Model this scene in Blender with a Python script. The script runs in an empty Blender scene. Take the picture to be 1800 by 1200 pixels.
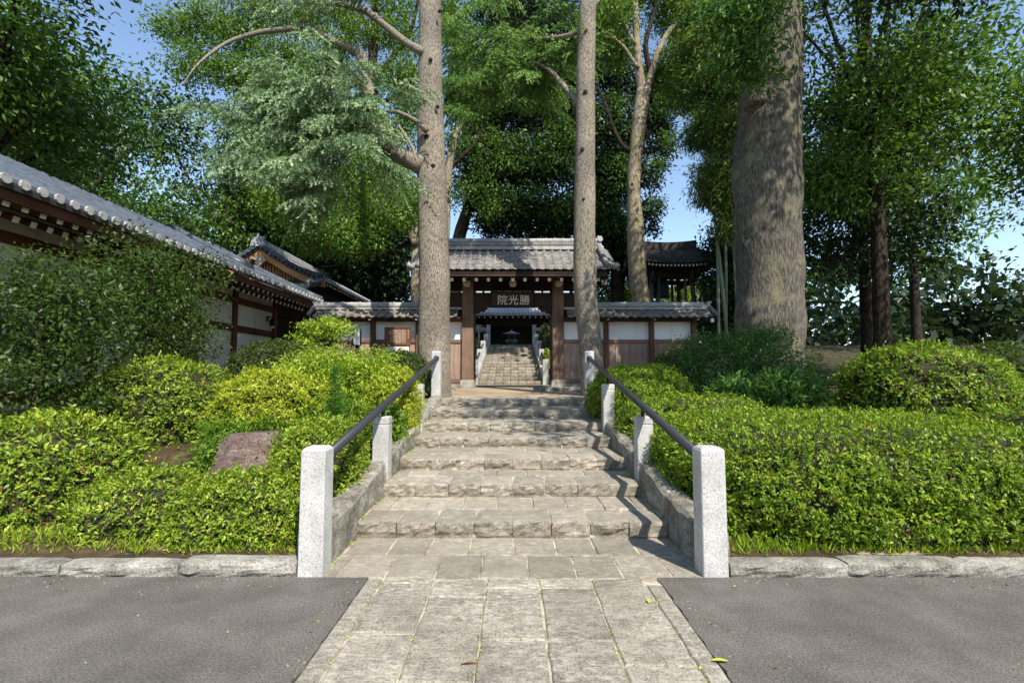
import bpy, bmesh, math, random
import numpy as np
from mathutils import Vector, Matrix, noise as mnoise

random.seed(7)
RNG = np.random.default_rng(7)
SC = bpy.context.scene
COL = SC.collection
PI = math.pi

# ------------------------------------------------------------------ camera
F, CX, CY, H = 870.0, 901.5, 600.0, 1.463
TH = math.radians(3.98)
CT, ST = math.cos(TH), math.sin(TH)
cam_d = bpy.data.cameras.new('camera')
cam_d.sensor_width = 36.0
cam_d.lens = F / 1800 * 36
cam_d.clip_start, cam_d.clip_end = 0.05, 1500
cam = bpy.data.objects.new('camera', cam_d)
COL.objects.link(cam)
cam.location = (0, 0, H)
cam.rotation_euler = (PI / 2 + TH, 0, math.atan((CX - 900) / F))
SC.camera = cam

# ------------------------------------------------------------------ daylight
SUN = Vector((0.40, -0.78, 1.0)).normalized()          # towards the sun
world = bpy.data.worlds.new('World')
SC.world = world
world.use_nodes = True
wn = world.node_tree.nodes
wl = world.node_tree.links
wn.clear()
w_out = wn.new('ShaderNodeOutputWorld')
w_bg = wn.new('ShaderNodeBackground')
w_sky = wn.new('ShaderNodeTexSky')
w_sky.sky_type = 'NISHITA'
w_sky.sun_disc = False
w_sky.sun_elevation = math.asin(SUN.z)
w_sky.sun_rotation = math.atan2(SUN.x, SUN.y)
w_sky.air_density = 1.0
w_sky.dust_density = 0.2
w_sky.ozone_density = 0.8
w_bg.inputs['Strength'].default_value = 0.15
wl.new(w_sky.outputs[0], w_bg.inputs['Color'])
wl.new(w_bg.outputs[0], w_out.inputs['Surface'])
sun_d = bpy.data.lights.new('sun', 'SUN')
sun_d.energy = 4.2
sun_d.angle = math.radians(0.53)
sun_d.color = (1.0, 0.945, 0.86)
sun = bpy.data.objects.new('sun', sun_d)
COL.objects.link(sun)
sun.location = SUN * 60
sun.rotation_euler = SUN.to_track_quat('Z', 'Y').to_euler()
SC.view_settings.view_transform = 'Standard'
SC.view_settings.look = 'None'
SC.view_settings.exposure = 0.78
SC.view_settings.gamma = 1.0
SC.view_settings.use_curve_mapping = False
SC.cycles.max_bounces = 8
SC.cycles.transmission_bounces = 4
SC.cycles.transparent_max_bounces = 4


# ------------------------------------------------------------------ measuring
def at(x, y, Y):
    u, v = (x - CX) / F, (CY - y) / F
    k = Y / (CT - v * ST)
    return Vector((u * k, Y, H + (ST + v * CT) * k))


def pxm(Y):
    return Y / F


# ------------------------------------------------------------------ materials
def lin(r, g, b):
    f = lambda c: (c / 255 / 12.92) if c / 255 <= 0.04045 else ((c / 255 + 0.055) / 1.055) ** 2.4
    return (f(r), f(g), f(b), 1)


def nodes_of(name):
    m = bpy.data.materials.new(name)
    m.use_nodes = True
    nt = m.node_tree
    b = nt.nodes['Principled BSDF']
    return m, nt, b


def N(nt, kind, **kw):
    n = nt.nodes.new(kind)
    for k, v in kw.items():
        if k in n.inputs:
            n.inputs[k].default_value = v
        else:
            setattr(n, k, v)
    return n


def ramp(nt, fac, stops):
    r = nt.nodes.new('ShaderNodeValToRGB')
    el = r.color_ramp.elements
    el[0].position, el[0].color = stops[0]
    el[1].position, el[1].color = stops[-1]
    for p, c in stops[1:-1]:
        e = el.new(p)
        e.color = c
    nt.links.new(fac, r.inputs[0])
    return r


def coords(nt, scale=(1, 1, 1), rnd=True):
    g = nt.nodes.new('ShaderNodeNewGeometry')
    mp = nt.nodes.new('ShaderNodeMapping')
    mp.inputs['Scale'].default_value = scale
    nt.links.new(g.outputs['Position'], mp.inputs['Vector'])
    return mp.outputs[0]


def mixc(nt, fac, a, b, mode='MIX'):
    n = nt.nodes.new('ShaderNodeMix')
    n.data_type = 'RGBA'
    n.blend_type = mode
    for sock, v in ((n.inputs[0], fac), (n.inputs[6], a), (n.inputs[7], b)):
        if isinstance(v, (int, float)):
            sock.default_value = v
        elif isinstance(v, tuple):
            sock.default_value = v
        else:
            nt.links.new(v, sock)
    return n.outputs[2]


def tone(nt, col, lo, hi):
    """per-object brightness change, so alike pieces differ"""
    oi = nt.nodes.new('ShaderNodeObjectInfo')
    mr = nt.nodes.new('ShaderNodeMapRange')
    mr.inputs[3].default_value, mr.inputs[4].default_value = lo, hi
    nt.links.new(oi.outputs['Random'], mr.inputs[0])
    vm = nt.nodes.new('ShaderNodeVectorMath')
    vm.operation = 'SCALE'
    nt.links.new(col, vm.inputs[0])
    nt.links.new(mr.outputs[0], vm.inputs['Scale'])
    return vm.outputs[0]


def bump(nt, b, h, strength, dist):
    n = nt.nodes.new('ShaderNodeBump')
    n.inputs['Strength'].default_value = strength
    n.inputs['Distance'].default_value = dist
    nt.links.new(h, n.inputs['Height'])
    nt.links.new(n.outputs[0], b.inputs['Normal'])


def stone(name, stops, sc=(3, 3, 3), fine=60, speck=None, patch=None, dust=None, grime=None, cracks=None, rough=0.85, bmp=(0.6, 0.01), var=(0.85, 1.12)):
    m, nt, b = nodes_of(name)
    v = coords(nt, sc)
    n1 = N(nt, 'ShaderNodeTexNoise', Scale=1.0, Detail=8.0, Roughness=0.65)
    nt.links.new(v, n1.inputs['Vector'])
    col = ramp(nt, n1.outputs[0], stops).outputs[0]
    v2 = coords(nt)
    n2 = N(nt, 'ShaderNodeTexNoise', Scale=fine, Detail=5.0, Roughness=0.75)
    nt.links.new(v2, n2.inputs['Vector'])
    h = n2.outputs[0]
    if speck:
        r = ramp(nt, n2.outputs[0], [(0.38, (0, 0, 0, 1)), (0.5, (.55, .55, .55, 1)), (0.62, (1, 1, 1, 1))])
        col = mixc(nt, speck, col, r.outputs[0], 'SOFT_LIGHT')
        r2 = ramp(nt, n2.outputs[0], [(0.36, (1, 1, 1, 1)), (0.42, (0, 0, 0, 1))])
        col = mixc(nt, r2.outputs[0], col, mixc(nt, 0.55, col, (0.05, 0.05, 0.05, 1)))
    if dust:                                              # trodden dust settles on level faces
        g = nt.nodes.new('ShaderNodeNewGeometry')
        sx = nt.nodes.new('ShaderNodeSeparateXYZ')
        nt.links.new(g.outputs['True Normal'], sx.inputs[0])
        mr = N(nt, 'ShaderNodeMapRange')
        mr.inputs[1].default_value, mr.inputs[2].default_value = 0.75, 0.97
        mr.inputs[3].default_value, mr.inputs[4].default_value = 0.0, 0.45
        nt.links.new(sx.outputs[2], mr.inputs[0])
        col = mixc(nt, mr.outputs[0], col, dust)
    if patch:                                             # worn pale streaks
        v3 = coords(nt, patch['scale'])
        n3 = N(nt, 'ShaderNodeTexNoise', Scale=1.0, Detail=9.0, Roughness=0.72)
        nt.links.new(v3, n3.inputs['Vector'])
        r3 = ramp(nt, n3.outputs[0], [(patch['lo'], (0, 0, 0, 1)), (patch['hi'], (1, 1, 1, 1))])
        n4 = N(nt, 'ShaderNodeTexNoise', Scale=1.1, Detail=2.0)
        nt.links.new(v2, n4.inputs['Vector'])
        r4 = ramp(nt, n4.outputs[0], [(0.35, (.25, .25, .25, 1)), (0.62, (1, 1, 1, 1))])
        mul = N(nt, 'ShaderNodeMath', operation='MULTIPLY')
        nt.links.new(r3.outputs[0], mul.inputs[0])
        nt.links.new(r4.outputs[0], mul.inputs[1])
        col = mixc(nt, mul.outputs[0], col, patch['col'])
    if grime:                                             # blotches of wear and old stains
        n5 = N(nt, 'ShaderNodeTexNoise', Scale=grime[0], Detail=6.0, Roughness=0.6)
        nt.links.new(v2, n5.inputs['Vector'])
        r5 = ramp(nt, n5.outputs[0], [(0.38, (grime[1],) * 3 + (1,)), (0.6, (1, 1, 1, 1))])
        col = mixc(nt, 1.0, col, r5.outputs[0], 'MULTIPLY')
    if cracks:
        n6 = N(nt, 'ShaderNodeTexVoronoi', feature='DISTANCE_TO_EDGE', Scale=cracks[0])
        n7 = N(nt, 'ShaderNodeTexNoise', Scale=3.0, Detail=5.0)
        nt.links.new(v2, n7.inputs['Vector'])
        wv = mixc(nt, 0.25, v2, n7.outputs[1])
        nt.links.new(wv, n6.inputs['Vector'])
        r6 = ramp(nt, n6.outputs[0], [(0.0, (cracks[1],) * 3 + (1,)), (0.012, (1, 1, 1, 1))])
        col = mixc(nt, 1.0, col, r6.outputs[0], 'MULTIPLY')
    if var:
        col = tone(nt, col, *var)
    nt.links.new(col, b.inputs['Base Color'])
    b.inputs['Roughness'].default_value = rough
    b.inputs['Specular IOR Level'].default_value = 0.25
    add = N(nt, 'ShaderNodeMath', operation='ADD')
    nt.links.new(h, add.inputs[0])
    nt.links.new(n1.outputs[0], add.inputs[1])
    bump(nt, b, add.outputs[0], *bmp)
    return m


def wood(name, c1, c2, axis='z', rough=0.8, var=(0.85, 1.15), grain=1.0):
    m, nt, b = nodes_of(name)
    s = {'z': (22, 22, 1.2), 'x': (1.2, 22, 22), 'y': (22, 1.2, 22)}[axis]
    v = coords(nt, tuple(k * grain for k in s))
    n1 = N(nt, 'ShaderNodeTexNoise', Scale=1.0, Detail=6.0, Roughness=0.65)
    nt.links.new(v, n1.inputs['Vector'])
    v2 = coords(nt)
    n2 = N(nt, 'ShaderNodeTexNoise', Scale=1.6, Detail=4.0)
    nt.links.new(v2, n2.inputs['Vector'])
    a = N(nt, 'ShaderNodeMath', operation='ADD')
    nt.links.new(n1.outputs[0], a.inputs[0])
    nt.links.new(n2.outputs[0], a.inputs[1])
    d = N(nt, 'ShaderNodeMath', operation='MULTIPLY')
    d.inputs[1].default_value = 0.5
    nt.links.new(a.outputs[0], d.inputs[0])
    col = ramp(nt, d.outputs[0], [(0.36, c1), (0.64, c2)]).outputs[0]
    col = tone(nt, col, *var)
    nt.links.new(col, b.inputs['Base Color'])
    b.inputs['Roughness'].default_value = rough
    b.inputs['Specular IOR Level'].default_value = 0.25
    bump(nt, b, n1.outputs[0], 0.35, 0.004)
    return m


def bark(name, cd, cm, cl, sc=(26, 26, 7), mott=1.2, rough=0.95, bmp=(0.9, 0.02), moss=None):
    m, nt, b = nodes_of(name)
    v = coords(nt, sc)
    vo = N(nt, 'ShaderNodeTexVoronoi', feature='F1', Scale=1.0)
    n0 = N(nt, 'ShaderNodeTexNoise', Scale=2.0, Detail=5.0, Roughness=0.7)
    nt.links.new(v, n0.inputs['Vector'])
    nt.links.new(v, vo.inputs['Vector'])
    mx = N(nt, 'ShaderNodeMath', operation='MULTIPLY')
    nt.links.new(vo.outputs[0], mx.inputs[0])
    mx.inputs[1].default_value = -0.35
    ad = N(nt, 'ShaderNodeMath', operation='ADD')
    nt.links.new(mx.outputs[0], ad.inputs[0])
    nt.links.new(n0.outputs[0], ad.inputs[1])
    col = ramp(nt, ad.outputs[0], [(0.12, cd), (0.33, cm), (0.55, cl)]).outputs[0]
    v2 = coords(nt)
    n2 = N(nt, 'ShaderNodeTexNoise', Scale=mott, Detail=5.0, Roughness=0.6)
    nt.links.new(v2, n2.inputs['Vector'])
    r2 = ramp(nt, n2.outputs[0], [(0.35, (.72, .72, .72, 1)), (0.65, (1.12, 1.1, 1.08, 1))])
    col = mixc(nt, 1.0, col, r2.outputs[0], 'MULTIPLY')
    if moss:
        n3 = N(nt, 'ShaderNodeTexNoise', Scale=1.7, Detail=7.0, Roughness=0.7)
        nt.links.new(v2, n3.inputs['Vector'])
        r3 = ramp(nt, n3.outputs[0], [(0.52, (0, 0, 0, 1)), (0.66, (1, 1, 1, 1))])
        col = mixc(nt, r3.outputs[0], col, moss)
    nt.links.new(col, b.inputs['Base Color'])
    b.inputs['Roughness'].default_value = rough
    b.inputs['Specular IOR Level'].default_value = 0.15
    bump(nt, b, ad.outputs[0], *bmp)
    return m


def plain(name, c, rough=0.6, metal=0.0, var=None, nz=None, spec=0.4):
    m, nt, b = nodes_of(name)
    rgb = nt.nodes.new('ShaderNodeRGB')
    rgb.outputs[0].default_value = c
    col = rgb.outputs[0]
    v = coords(nt)
    n = N(nt, 'ShaderNodeTexNoise', Scale=(nz or 9.0), Detail=6.0, Roughness=0.65)
    nt.links.new(v, n.inputs['Vector'])
    r = ramp(nt, n.outputs[0], [(0.3, (.8, .8, .8, 1)), (0.7, (1.15, 1.15, 1.15, 1))])
    col = mixc(nt, 1.0, col, r.outputs[0], 'MULTIPLY')
    if var:
        col = tone(nt, col, *var)
    nt.links.new(col, b.inputs['Base Color'])
    b.inputs['Roughness'].default_value = rough
    b.inputs['Metallic'].default_value = metal
    b.inputs['Specular IOR Level'].default_value = spec
    bump(nt, b, n.outputs[0], 0.15, 0.004)
    return m


def leaf_mat(name, stops, trans=0.35, rough=0.45, spec=0.35):
    m, nt, b = nodes_of(name)
    a = nt.nodes.new('ShaderNodeAttribute')
    a.attribute_name = 'tint'
    r = ramp(nt, a.outputs['Fac'], stops)
    nt.links.new(r.outputs[0], b.inputs['Base Color'])
    b.inputs['Roughness'].default_value = rough
    b.inputs['Specular IOR Level'].default_value = spec
    t = nt.nodes.new('ShaderNodeBsdfTranslucent')
    br = mixc(nt, 1.0, r.outputs[0], (1.25, 1.2, 0.6, 1), 'MULTIPLY')
    nt.links.new(br, t.inputs['Color'])
    mx = nt.nodes.new('ShaderNodeMixShader')
    mx.inputs[0].default_value = trans
    nt.links.new(b.outputs[0], mx.inputs[1])
    nt.links.new(t.outputs[0], mx.inputs[2])
    nt.links.new(mx.outputs[0], nt.nodes['Material Output'].inputs['Surface'])
    return m


M = {}
M['granite'] = stone('white_granite', [(0.3, lin(170, 168, 164)), (0.7, lin(196, 194, 189))], (2, 2, 2), 110, speck=0.6, grime=(5, .82), rough=0.7, bmp=(0.15, 0.003), var=(0.92, 1.05))
M['step'] = stone('step_stone', [(0.28, lin(120, 112, 99)), (0.5, lin(153, 144, 128)), (0.74, lin(180, 172, 155))], (6, 6, 9), 70, speck=0.5, dust=lin(168, 159, 140), grime=(2.5, .86),
                  patch=dict(scale=(14, 26, 30), lo=0.50, hi=0.64, col=lin(204, 196, 178)), bmp=(0.9, 0.016), var=(0.78, 1.12))
M['slab'] = stone('slab_stone', [(0.3, lin(118, 111, 98)), (0.5, lin(147, 139, 123)), (0.72, lin(168, 160, 143))], (4, 7, 5), 75, speck=0.6, grime=(2.2, .84),
                  patch=dict(scale=(16, 30, 16), lo=0.47, hi=0.63, col=lin(200, 193, 178)), bmp=(0.6, 0.009), var=(0.8, 1.1))
M['mortar'] = stone('mortar', [(0.35, lin(120, 108, 84)), (0.6, lin(196, 186, 164))], (6, 6, 6), 60, bmp=(0.5, 0.006), var=None)
M['cheek'] = stone('cheek_stone', [(0.3, lin(98, 92, 82)), (0.52, lin(142, 136, 122)), (0.74, lin(188, 182, 168))], (6, 6, 9), 55, speck=0.5,
                   patch=dict(scale=(8, 8, 12), lo=0.55, hi=0.68, col=lin(208, 204, 192)), bmp=(0.9, 0.02))
M['kerb'] = stone('kerb_stone', [(0.3, lin(128, 124, 113)), (0.55, lin(166, 161, 149)), (0.75, lin(196, 192, 180))], (6, 6, 6), 60, speck=0.6, grime=(4, .7), bmp=(0.8, 0.014))
M['rock'] = stone('pink_rock', [(0.3, lin(112, 90, 82)), (0.52, lin(158, 134, 124)), (0.74, lin(194, 176, 166))], (3, 5, 13), 45, speck=0.5, grime=(4, .72), bmp=(1.0, 0.05))
M['greyrock'] = stone('grey_rock', [(0.3, lin(96, 94, 88)), (0.7, lin(170, 166, 156))], (3, 4, 5), 30, speck=0.3, bmp=(0.9, 0.02))
M['upstep'] = stone('upper_step_stone', [(0.3, lin(122, 115, 101)), (0.5, lin(149, 141, 125)), (0.72, lin(170, 162, 145))], (4, 4, 6), 30, speck=0.3, bmp=(0.4, 0.008), var=(0.8, 1.12))
M['asphalt'] = stone('asphalt', [(0.3, lin(84, 79, 73)), (0.5, lin(97, 92, 85)), (0.7, lin(110, 104, 96))], (2.2, 2.2, 2.2), 85, speck=0.55, grime=(1.1, .94),
                     patch=dict(scale=(52, 52, 52), lo=0.59, hi=0.66, col=lin(158, 153, 144)), rough=0.95, bmp=(0.35, 0.006), var=None)
M['earth'] = stone('packed_earth', [(0.3, lin(120, 104, 82)), (0.5, lin(156, 138, 112)), (0.72, lin(178, 162, 134))], (1.5, 1.5, 1.5), 40, bmp=(0.6, 0.012), var=None)
M['soil'] = stone('bed_soil', [(0.3, lin(54, 42, 30)), (0.55, lin(92, 74, 54)), (0.75, lin(128, 108, 80))], (4, 4, 4), 50, bmp=(1.0, 0.03), var=None)
M['mould'] = stone('leaf_mould', [(0.3, lin(40, 40, 22)), (0.5, lin(66, 62, 36)), (0.72, lin(96, 84, 54))], (3, 3, 3), 30, bmp=(1.0, 0.04), var=None)
M['plaster'] = stone('white_plaster', [(0.25, lin(208, 206, 198)), (0.45, lin(232, 232, 228)), (0.75, lin(240, 241, 240))], (4, 4, .5), 25, rough=0.92, bmp=(0.15, 0.004), var=None)
M['dimplaster'] = stone('cream_plaster', [(0.25, lin(180, 174, 158)), (0.45, lin(208, 203, 190)), (0.75, lin(220, 216, 204))], (3, 3, .4), 25, rough=0.92, bmp=(0.15, 0.004), var=None)
M['post_wood'] = wood('post_wood', lin(70, 49, 38), lin(112, 82, 66))
M['gate_wood'] = wood('gate_wood', lin(86, 66, 54), lin(138, 112, 95))
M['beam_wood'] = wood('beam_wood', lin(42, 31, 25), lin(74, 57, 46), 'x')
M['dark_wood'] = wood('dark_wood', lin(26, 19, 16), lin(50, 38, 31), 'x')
M['grey_wood'] = wood('grey_wood', lin(68, 60, 54), lin(112, 100, 90))
M['plank'] = wood('weathered_plank', lin(120, 96, 82), lin(174, 150, 134), var=(0.82, 1.14))
M['rail_wood'] = wood('rail_wood', lin(100, 74, 60), lin(140, 108, 90), 'x')
M['red_wood'] = wood('red_brown_wood', lin(64, 36, 25), lin(102, 62, 42), 'x')
M['tan_wood'] = wood('tan_wood', lin(170, 118, 76), lin(206, 158, 108), 'x')
M['sign_wood'] = wood('sign_wood', lin(46, 37, 28), lin(70, 57, 44), 'x')
M['board_wood'] = wood('board_wood', lin(92, 60, 44), lin(124, 84, 62), 'x')
M['tile'] = stone('roof_tile', [(0.3, lin(100, 96, 93)), (0.5, lin(128, 123, 118)), (0.72, lin(152, 147, 140))], (5, 5, 5), 50, speck=0.25, rough=0.6, bmp=(0.25, 0.004), var=(0.82, 1.12))
M['wall_tile'] = stone('wall_tile', [(0.3, lin(92, 86, 78)), (0.5, lin(130, 122, 112)), (0.72, lin(158, 150, 138))], (6, 6, 6), 40, speck=0.3, rough=0.75, bmp=(0.4, 0.006), var=(0.75, 1.15))
M['ridge_tile'] = stone('ridge_tile', [(0.3, lin(138, 136, 132)), (0.7, lin(186, 184, 178))], (6, 3, 9), 40, speck=0.3, rough=0.6, bmp=(0.3, 0.004), var=(0.88, 1.1))
M['blue_tile'] = stone('glazed_tile', [(0.3, lin(58, 64, 72)), (0.7, lin(96, 103, 112))], (5, 5, 5), 40, rough=0.35, bmp=(0.2, 0.004), var=None)
M['dark_tile'] = stone('dark_tile', [(0.3, lin(36, 34, 34)), (0.7, lin(74, 70, 68))], (8, 8, 8), 30, rough=0.6, bmp=(0.3, 0.004), var=None)
M['silver_tile'] = stone('silver_tile', [(0.3, lin(150, 150, 150)), (0.7, lin(188, 187, 185))], (5, 5, 5), 40, rough=0.45, bmp=(0.2, 0.004), var=None)
M['white_paint'] = plain('white_paint', lin(236, 234, 226), 0.6)
M['pale_wood'] = plain('pale_wood', lin(176, 166, 148), 0.8)
M['letter'] = plain('letter_paint', lin(232, 226, 212), 0.7)
M['ink'] = plain('faded_ink', lin(236, 220, 186), 0.8)
M['grey_ink'] = plain('grey_ink', lin(96, 96, 98), 0.8)
M['steel'] = plain('dark_steel', lin(58, 58, 62), 0.42, 0.2, nz=40)
M['black'] = plain('black_metal', lin(30, 30, 32), 0.5, 0.3)
M['bronze'] = plain('green_bronze', lin(86, 100, 90), 0.5, 0.4, nz=14)
M['bronze_roof'] = plain('pale_bronze', lin(150, 158, 160), 0.5, 0.2, nz=14)
M['bell'] = plain('dark_bronze', lin(44, 54, 52), 0.5, 0.5)
M['lantern_glass'] = plain('lantern_glass', lin(190, 186, 170), 0.3)
M['red_paint'] = plain('red_paint', lin(186, 84, 66), 0.6)
M['cedar_bark'] = bark('cedar_bark', lin(80, 73, 64), lin(151, 140, 124), lin(197, 187, 170), (54, 54, 14), bmp=(1.0, 0.03))
M['pale_bark'] = bark('pale_bark', lin(92, 82, 66), lin(146, 134, 112), lin(180, 169, 146), (16, 16, 6), bmp=(0.8, 0.02), moss=lin(132, 122, 74))
M['grey_bark'] = bark('grey_bark', lin(66, 62, 55), lin(104, 98, 88), lin(140, 134, 121), (24, 24, 6), mott=0.9, bmp=(1.0, 0.035), moss=lin(132, 126, 98))
M['dark_bark'] = bark('dark_bark', lin(28, 24, 20), lin(54, 47, 38), lin(84, 75, 62), (16, 16, 5))
M['culm'] = bark('bamboo_culm', lin(104, 112, 88), lin(128, 138, 112), lin(156, 164, 142), (10, 10, 1.2), bmp=(0.1, 0.002))
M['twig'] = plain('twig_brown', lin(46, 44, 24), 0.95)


def greens(name, a, b, c, **k):
    M[name] = leaf_mat(name, [(0.0, lin(122, 84, 44)), (0.015, lin(122, 84, 44)), (0.03, lin(*a)), (0.5, lin(*b)), (1.0, lin(*c))], **k)


greens('lf_azalea', (66, 94, 26), (128, 156, 42), (190, 202, 74))
greens('lf_azalea_yellow', (106, 126, 28), (166, 182, 46), (212, 212, 80))
greens('lf_hedge', (56, 86, 24), (116, 148, 36), (174, 192, 58))
greens('lf_nandina', (76, 112, 30), (152, 180, 52), (214, 216, 96))
greens('lf_green', (60, 90, 24), (100, 134, 36), (140, 166, 54))
greens('lf_weed', (36, 84, 38), (66, 122, 56), (104, 154, 82))
greens('lf_box', (42, 62, 26), (68, 92, 36), (100, 120, 52))
greens('lf_shade', (54, 86, 38), (84, 124, 54), (122, 156, 74))
greens('lf_mid', (48, 76, 28), (80, 114, 42), (122, 152, 62))
greens('lf_bright', (62, 94, 36), (104, 142, 54), (156, 180, 86), trans=0.4)
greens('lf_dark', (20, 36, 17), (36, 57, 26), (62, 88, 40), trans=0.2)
greens('lf_maple', (52, 82, 24), (92, 126, 42), (142, 164, 62))
greens('lf_bamboo', (46, 78, 30), (90, 122, 50), (172, 176, 90))
greens('lf_cedar', (62, 88, 56), (130, 158, 114), (196, 212, 172), trans=0.2, rough=0.6)
greens('lf_cedar_green', (60, 96, 42), (114, 152, 74), (174, 198, 118), trans=0.25, rough=0.6)
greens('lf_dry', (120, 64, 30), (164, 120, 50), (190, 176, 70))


# ------------------------------------------------------------------ mesh helpers
class MB:
    def __init__(self):
        self.v, self.f = [], []

    def add(self, vs, fs):
        o = len(self.v)
        self.v.extend(tuple(p) for p in vs)
        self.f.extend(tuple(i + o for i in f) for f in fs)

    def box(self, x0, x1, y0, y1, z0, z1, bev=0.0, tf=None):
        if bev <= 0:
            vs = [(x, y, z) for z in (z0, z1) for y in (y0, y1) for x in (x0, x1)]
            fs = [(0, 2, 3, 1), (4, 5, 7, 6), (0, 1, 5, 4), (2, 6, 7, 3), (0, 4, 6, 2), (1, 3, 7, 5)]
        else:
            b = min(bev, (x1 - x0) * .45, (y1 - y0) * .45, (z1 - z0) * .45)
            vs, idx = [], {}
            for sx in (0, 1):
                for sy in (0, 1):
                    for sz in (0, 1):
                        c = ((x0, x1)[sx], (y0, y1)[sy], (z0, z1)[sz])
                        ins = ((b, -b)[sx], (b, -b)[sy], (b, -b)[sz])
                        for ax in range(3):
                            p = [c[k] + (0 if k == ax else ins[k]) for k in range(3)]
                            idx[(sx, sy, sz, ax)] = len(vs)
                            vs.append(tuple(p))
            fs = []
            I = idx
            for ax in range(3):
                o = [k for k in range(3) if k != ax]
                for s in (0, 1):
                    q = []
                    for a, c in ((0, 0), (1, 0), (1, 1), (0, 1)):
                        k = [0, 0, 0]
                        k[ax], k[o[0]], k[o[1]] = s, a, c
                        q.append(I[(*k, ax)])
                    if (s == 0) != (ax == 1):
                        q.reverse()
                    fs.append(tuple(q))
            for ax in range(3):
                o = [k for k in range(3) if k != ax]
                for a in (0, 1):
                    for c in (0, 1):
                        k0, k1 = [0, 0, 0], [0, 0, 0]
                        k0[ax], k1[ax] = 0, 1
                        k0[o[0]] = k1[o[0]] = a
                        k0[o[1]] = k1[o[1]] = c
                        fs.append((I[(*k0, o[0])], I[(*k1, o[0])], I[(*k1, o[1])], I[(*k0, o[1])]))
            for sx in (0, 1):
                for sy in (0, 1):
                    for sz in (0, 1):
                        fs.append(tuple(I[(sx, sy, sz, a)] for a in range(3)))
        if tf:
            vs = [tf(Vector(p)) for p in vs]
        self.add(vs, fs)
        return self

    def tube(self, pts, radii, n=10, cap=True, rough=0.0, seed=0):
        pts = [Vector(p) for p in pts]
        if not hasattr(radii, '__len__'):
            radii = [radii] * len(pts)
        rings, ref = [], None
        for i, p in enumerate(pts):
            d = (pts[min(i + 1, len(pts) - 1)] - pts[max(i - 1, 0)])
            d = d.normalized() if d.length > 1e-9 else Vector((0, 0, 1))
            if ref is None:
                ref = d.cross(Vector((0, 1, 0.13)))
                if ref.length < 1e-3:
                    ref = d.cross(Vector((1, 0, 0)))
            ref = (ref - d * ref.dot(d)).normalized()
            b = d.cross(ref)
            ring = []
            for k in range(n):
                a = 2 * PI * k / n
                r = radii[i]
                q = ref * math.cos(a) + b * math.sin(a)
                if rough:
                    w = p + q * r
                    r *= 1 + rough * mnoise.noise(Vector((w.x * 2.2 + seed, w.y * 2.2, w.z * 0.9))) + rough * .5 * mnoise.noise(Vector((w.x * 7, w.y * 7 + seed, w.z * 3)))
                ring.append(p + q * r)
            rings.append(ring)
        vs = [v for r in rings for v in r]
        fs = []
        for i in range(len(rings) - 1):
            for k in range(n):
                a, b2 = i * n + k, i * n + (k + 1) % n
                fs.append((a, b2, b2 + n, a + n))
        if cap:
            fs.append(tuple(reversed(range(n))))
            fs.append(tuple(range((len(rings) - 1) * n, len(rings) * n)))
        self.add(vs, fs)
        return self

    def lathe(self, prof, c=(0, 0, 0), n=24):
        c = Vector(c)
        vs = [c + Vector((r * math.cos(2 * PI * k / n), r * math.sin(2 * PI * k / n), z)) for r, z in prof for k in range(n)]
        fs = []
        for i in range(len(prof) - 1):
            for k in range(n):
                a, b = i * n + k, i * n + (k + 1) % n
                fs.append((a, b, b + n, a + n))
        fs.append(tuple(reversed(range(n))))
        fs.append(tuple(range((len(prof) - 1) * n, len(prof) * n)))
        self.add(vs, fs)
        return self

    def prism(self, poly, y0, y1, plane='xz'):
        """poly of 2-D points, extruded along the third axis"""
        n = len(poly)
        mk = {'xz': lambda p, t: (p[0], t, p[1]), 'yz': lambda p, t: (t, p[0], p[1]), 'xy': lambda p, t: (p[0], p[1], t)}[plane]
        vs = [mk(p, y0) for p in poly] + [mk(p, y1) for p in poly]
        fs = [tuple(range(n)), tuple(range(2 * n - 1, n - 1, -1))]
        for k in range(n):
            a, b = k, (k + 1) % n
            fs.append((a, a + n, b + n, b))
        self.add(vs, fs)
        return self

    def sheet(self, fn, nu, nv, th=0.0):
        """surface fn(u,v) u,v in 0..1, thickened downwards by th"""
        top = [Vector(fn(i / nu, j / nv)) for j in range(nv + 1) for i in range(nu + 1)]
        w = nu + 1
        q = [(j * w + i, j * w + i + 1, (j + 1) * w + i + 1, (j + 1) * w + i) for j in range(nv) for i in range(nu)]
        if th <= 0:
            self.add(top, q)
            return self
        n = len(top)
        vs = top + [p - Vector((0, 0, th)) for p in top]
        fs = list(q) + [tuple(n + k for k in reversed(f)) for f in q]
        edge = [i for i in range(w)] + [j * w + nu for j in range(1, nv + 1)] + [nv * w + i for i in range(nu - 1, -1, -1)] + [j * w for j in range(nv - 1, 0, -1)]
        for k in range(len(edge)):
            a, b = edge[k], edge[(k + 1) % len(edge)]
            fs.append((b, a, a + n, b + n))
        self.add(vs, fs)
        return self

    def mesh(self, name, mat, smooth=False):
        me = bpy.data.meshes.new(name)
        me.from_pydata(self.v, [], self.f)
        bm = bmesh.new()
        bm.from_mesh(me)
        bmesh.ops.recalc_face_normals(bm, faces=bm.faces)
        bm.to_mesh(me)
        bm.free()
        me.materials.append(mat)
        if smooth:
            me.polygons.foreach_set('use_smooth', [True] * len(me.polygons))
        me.update()
        return me

    def build(self, name, mat, parent=None, smooth=False, **kw):
        return put(name, self.mesh(name, mat, smooth), parent, **kw)


WL = {}


def wloc(o):
    p = Vector((0, 0, 0))
    while o is not None:
        p += o.location
        o = o.parent
    return p


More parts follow.
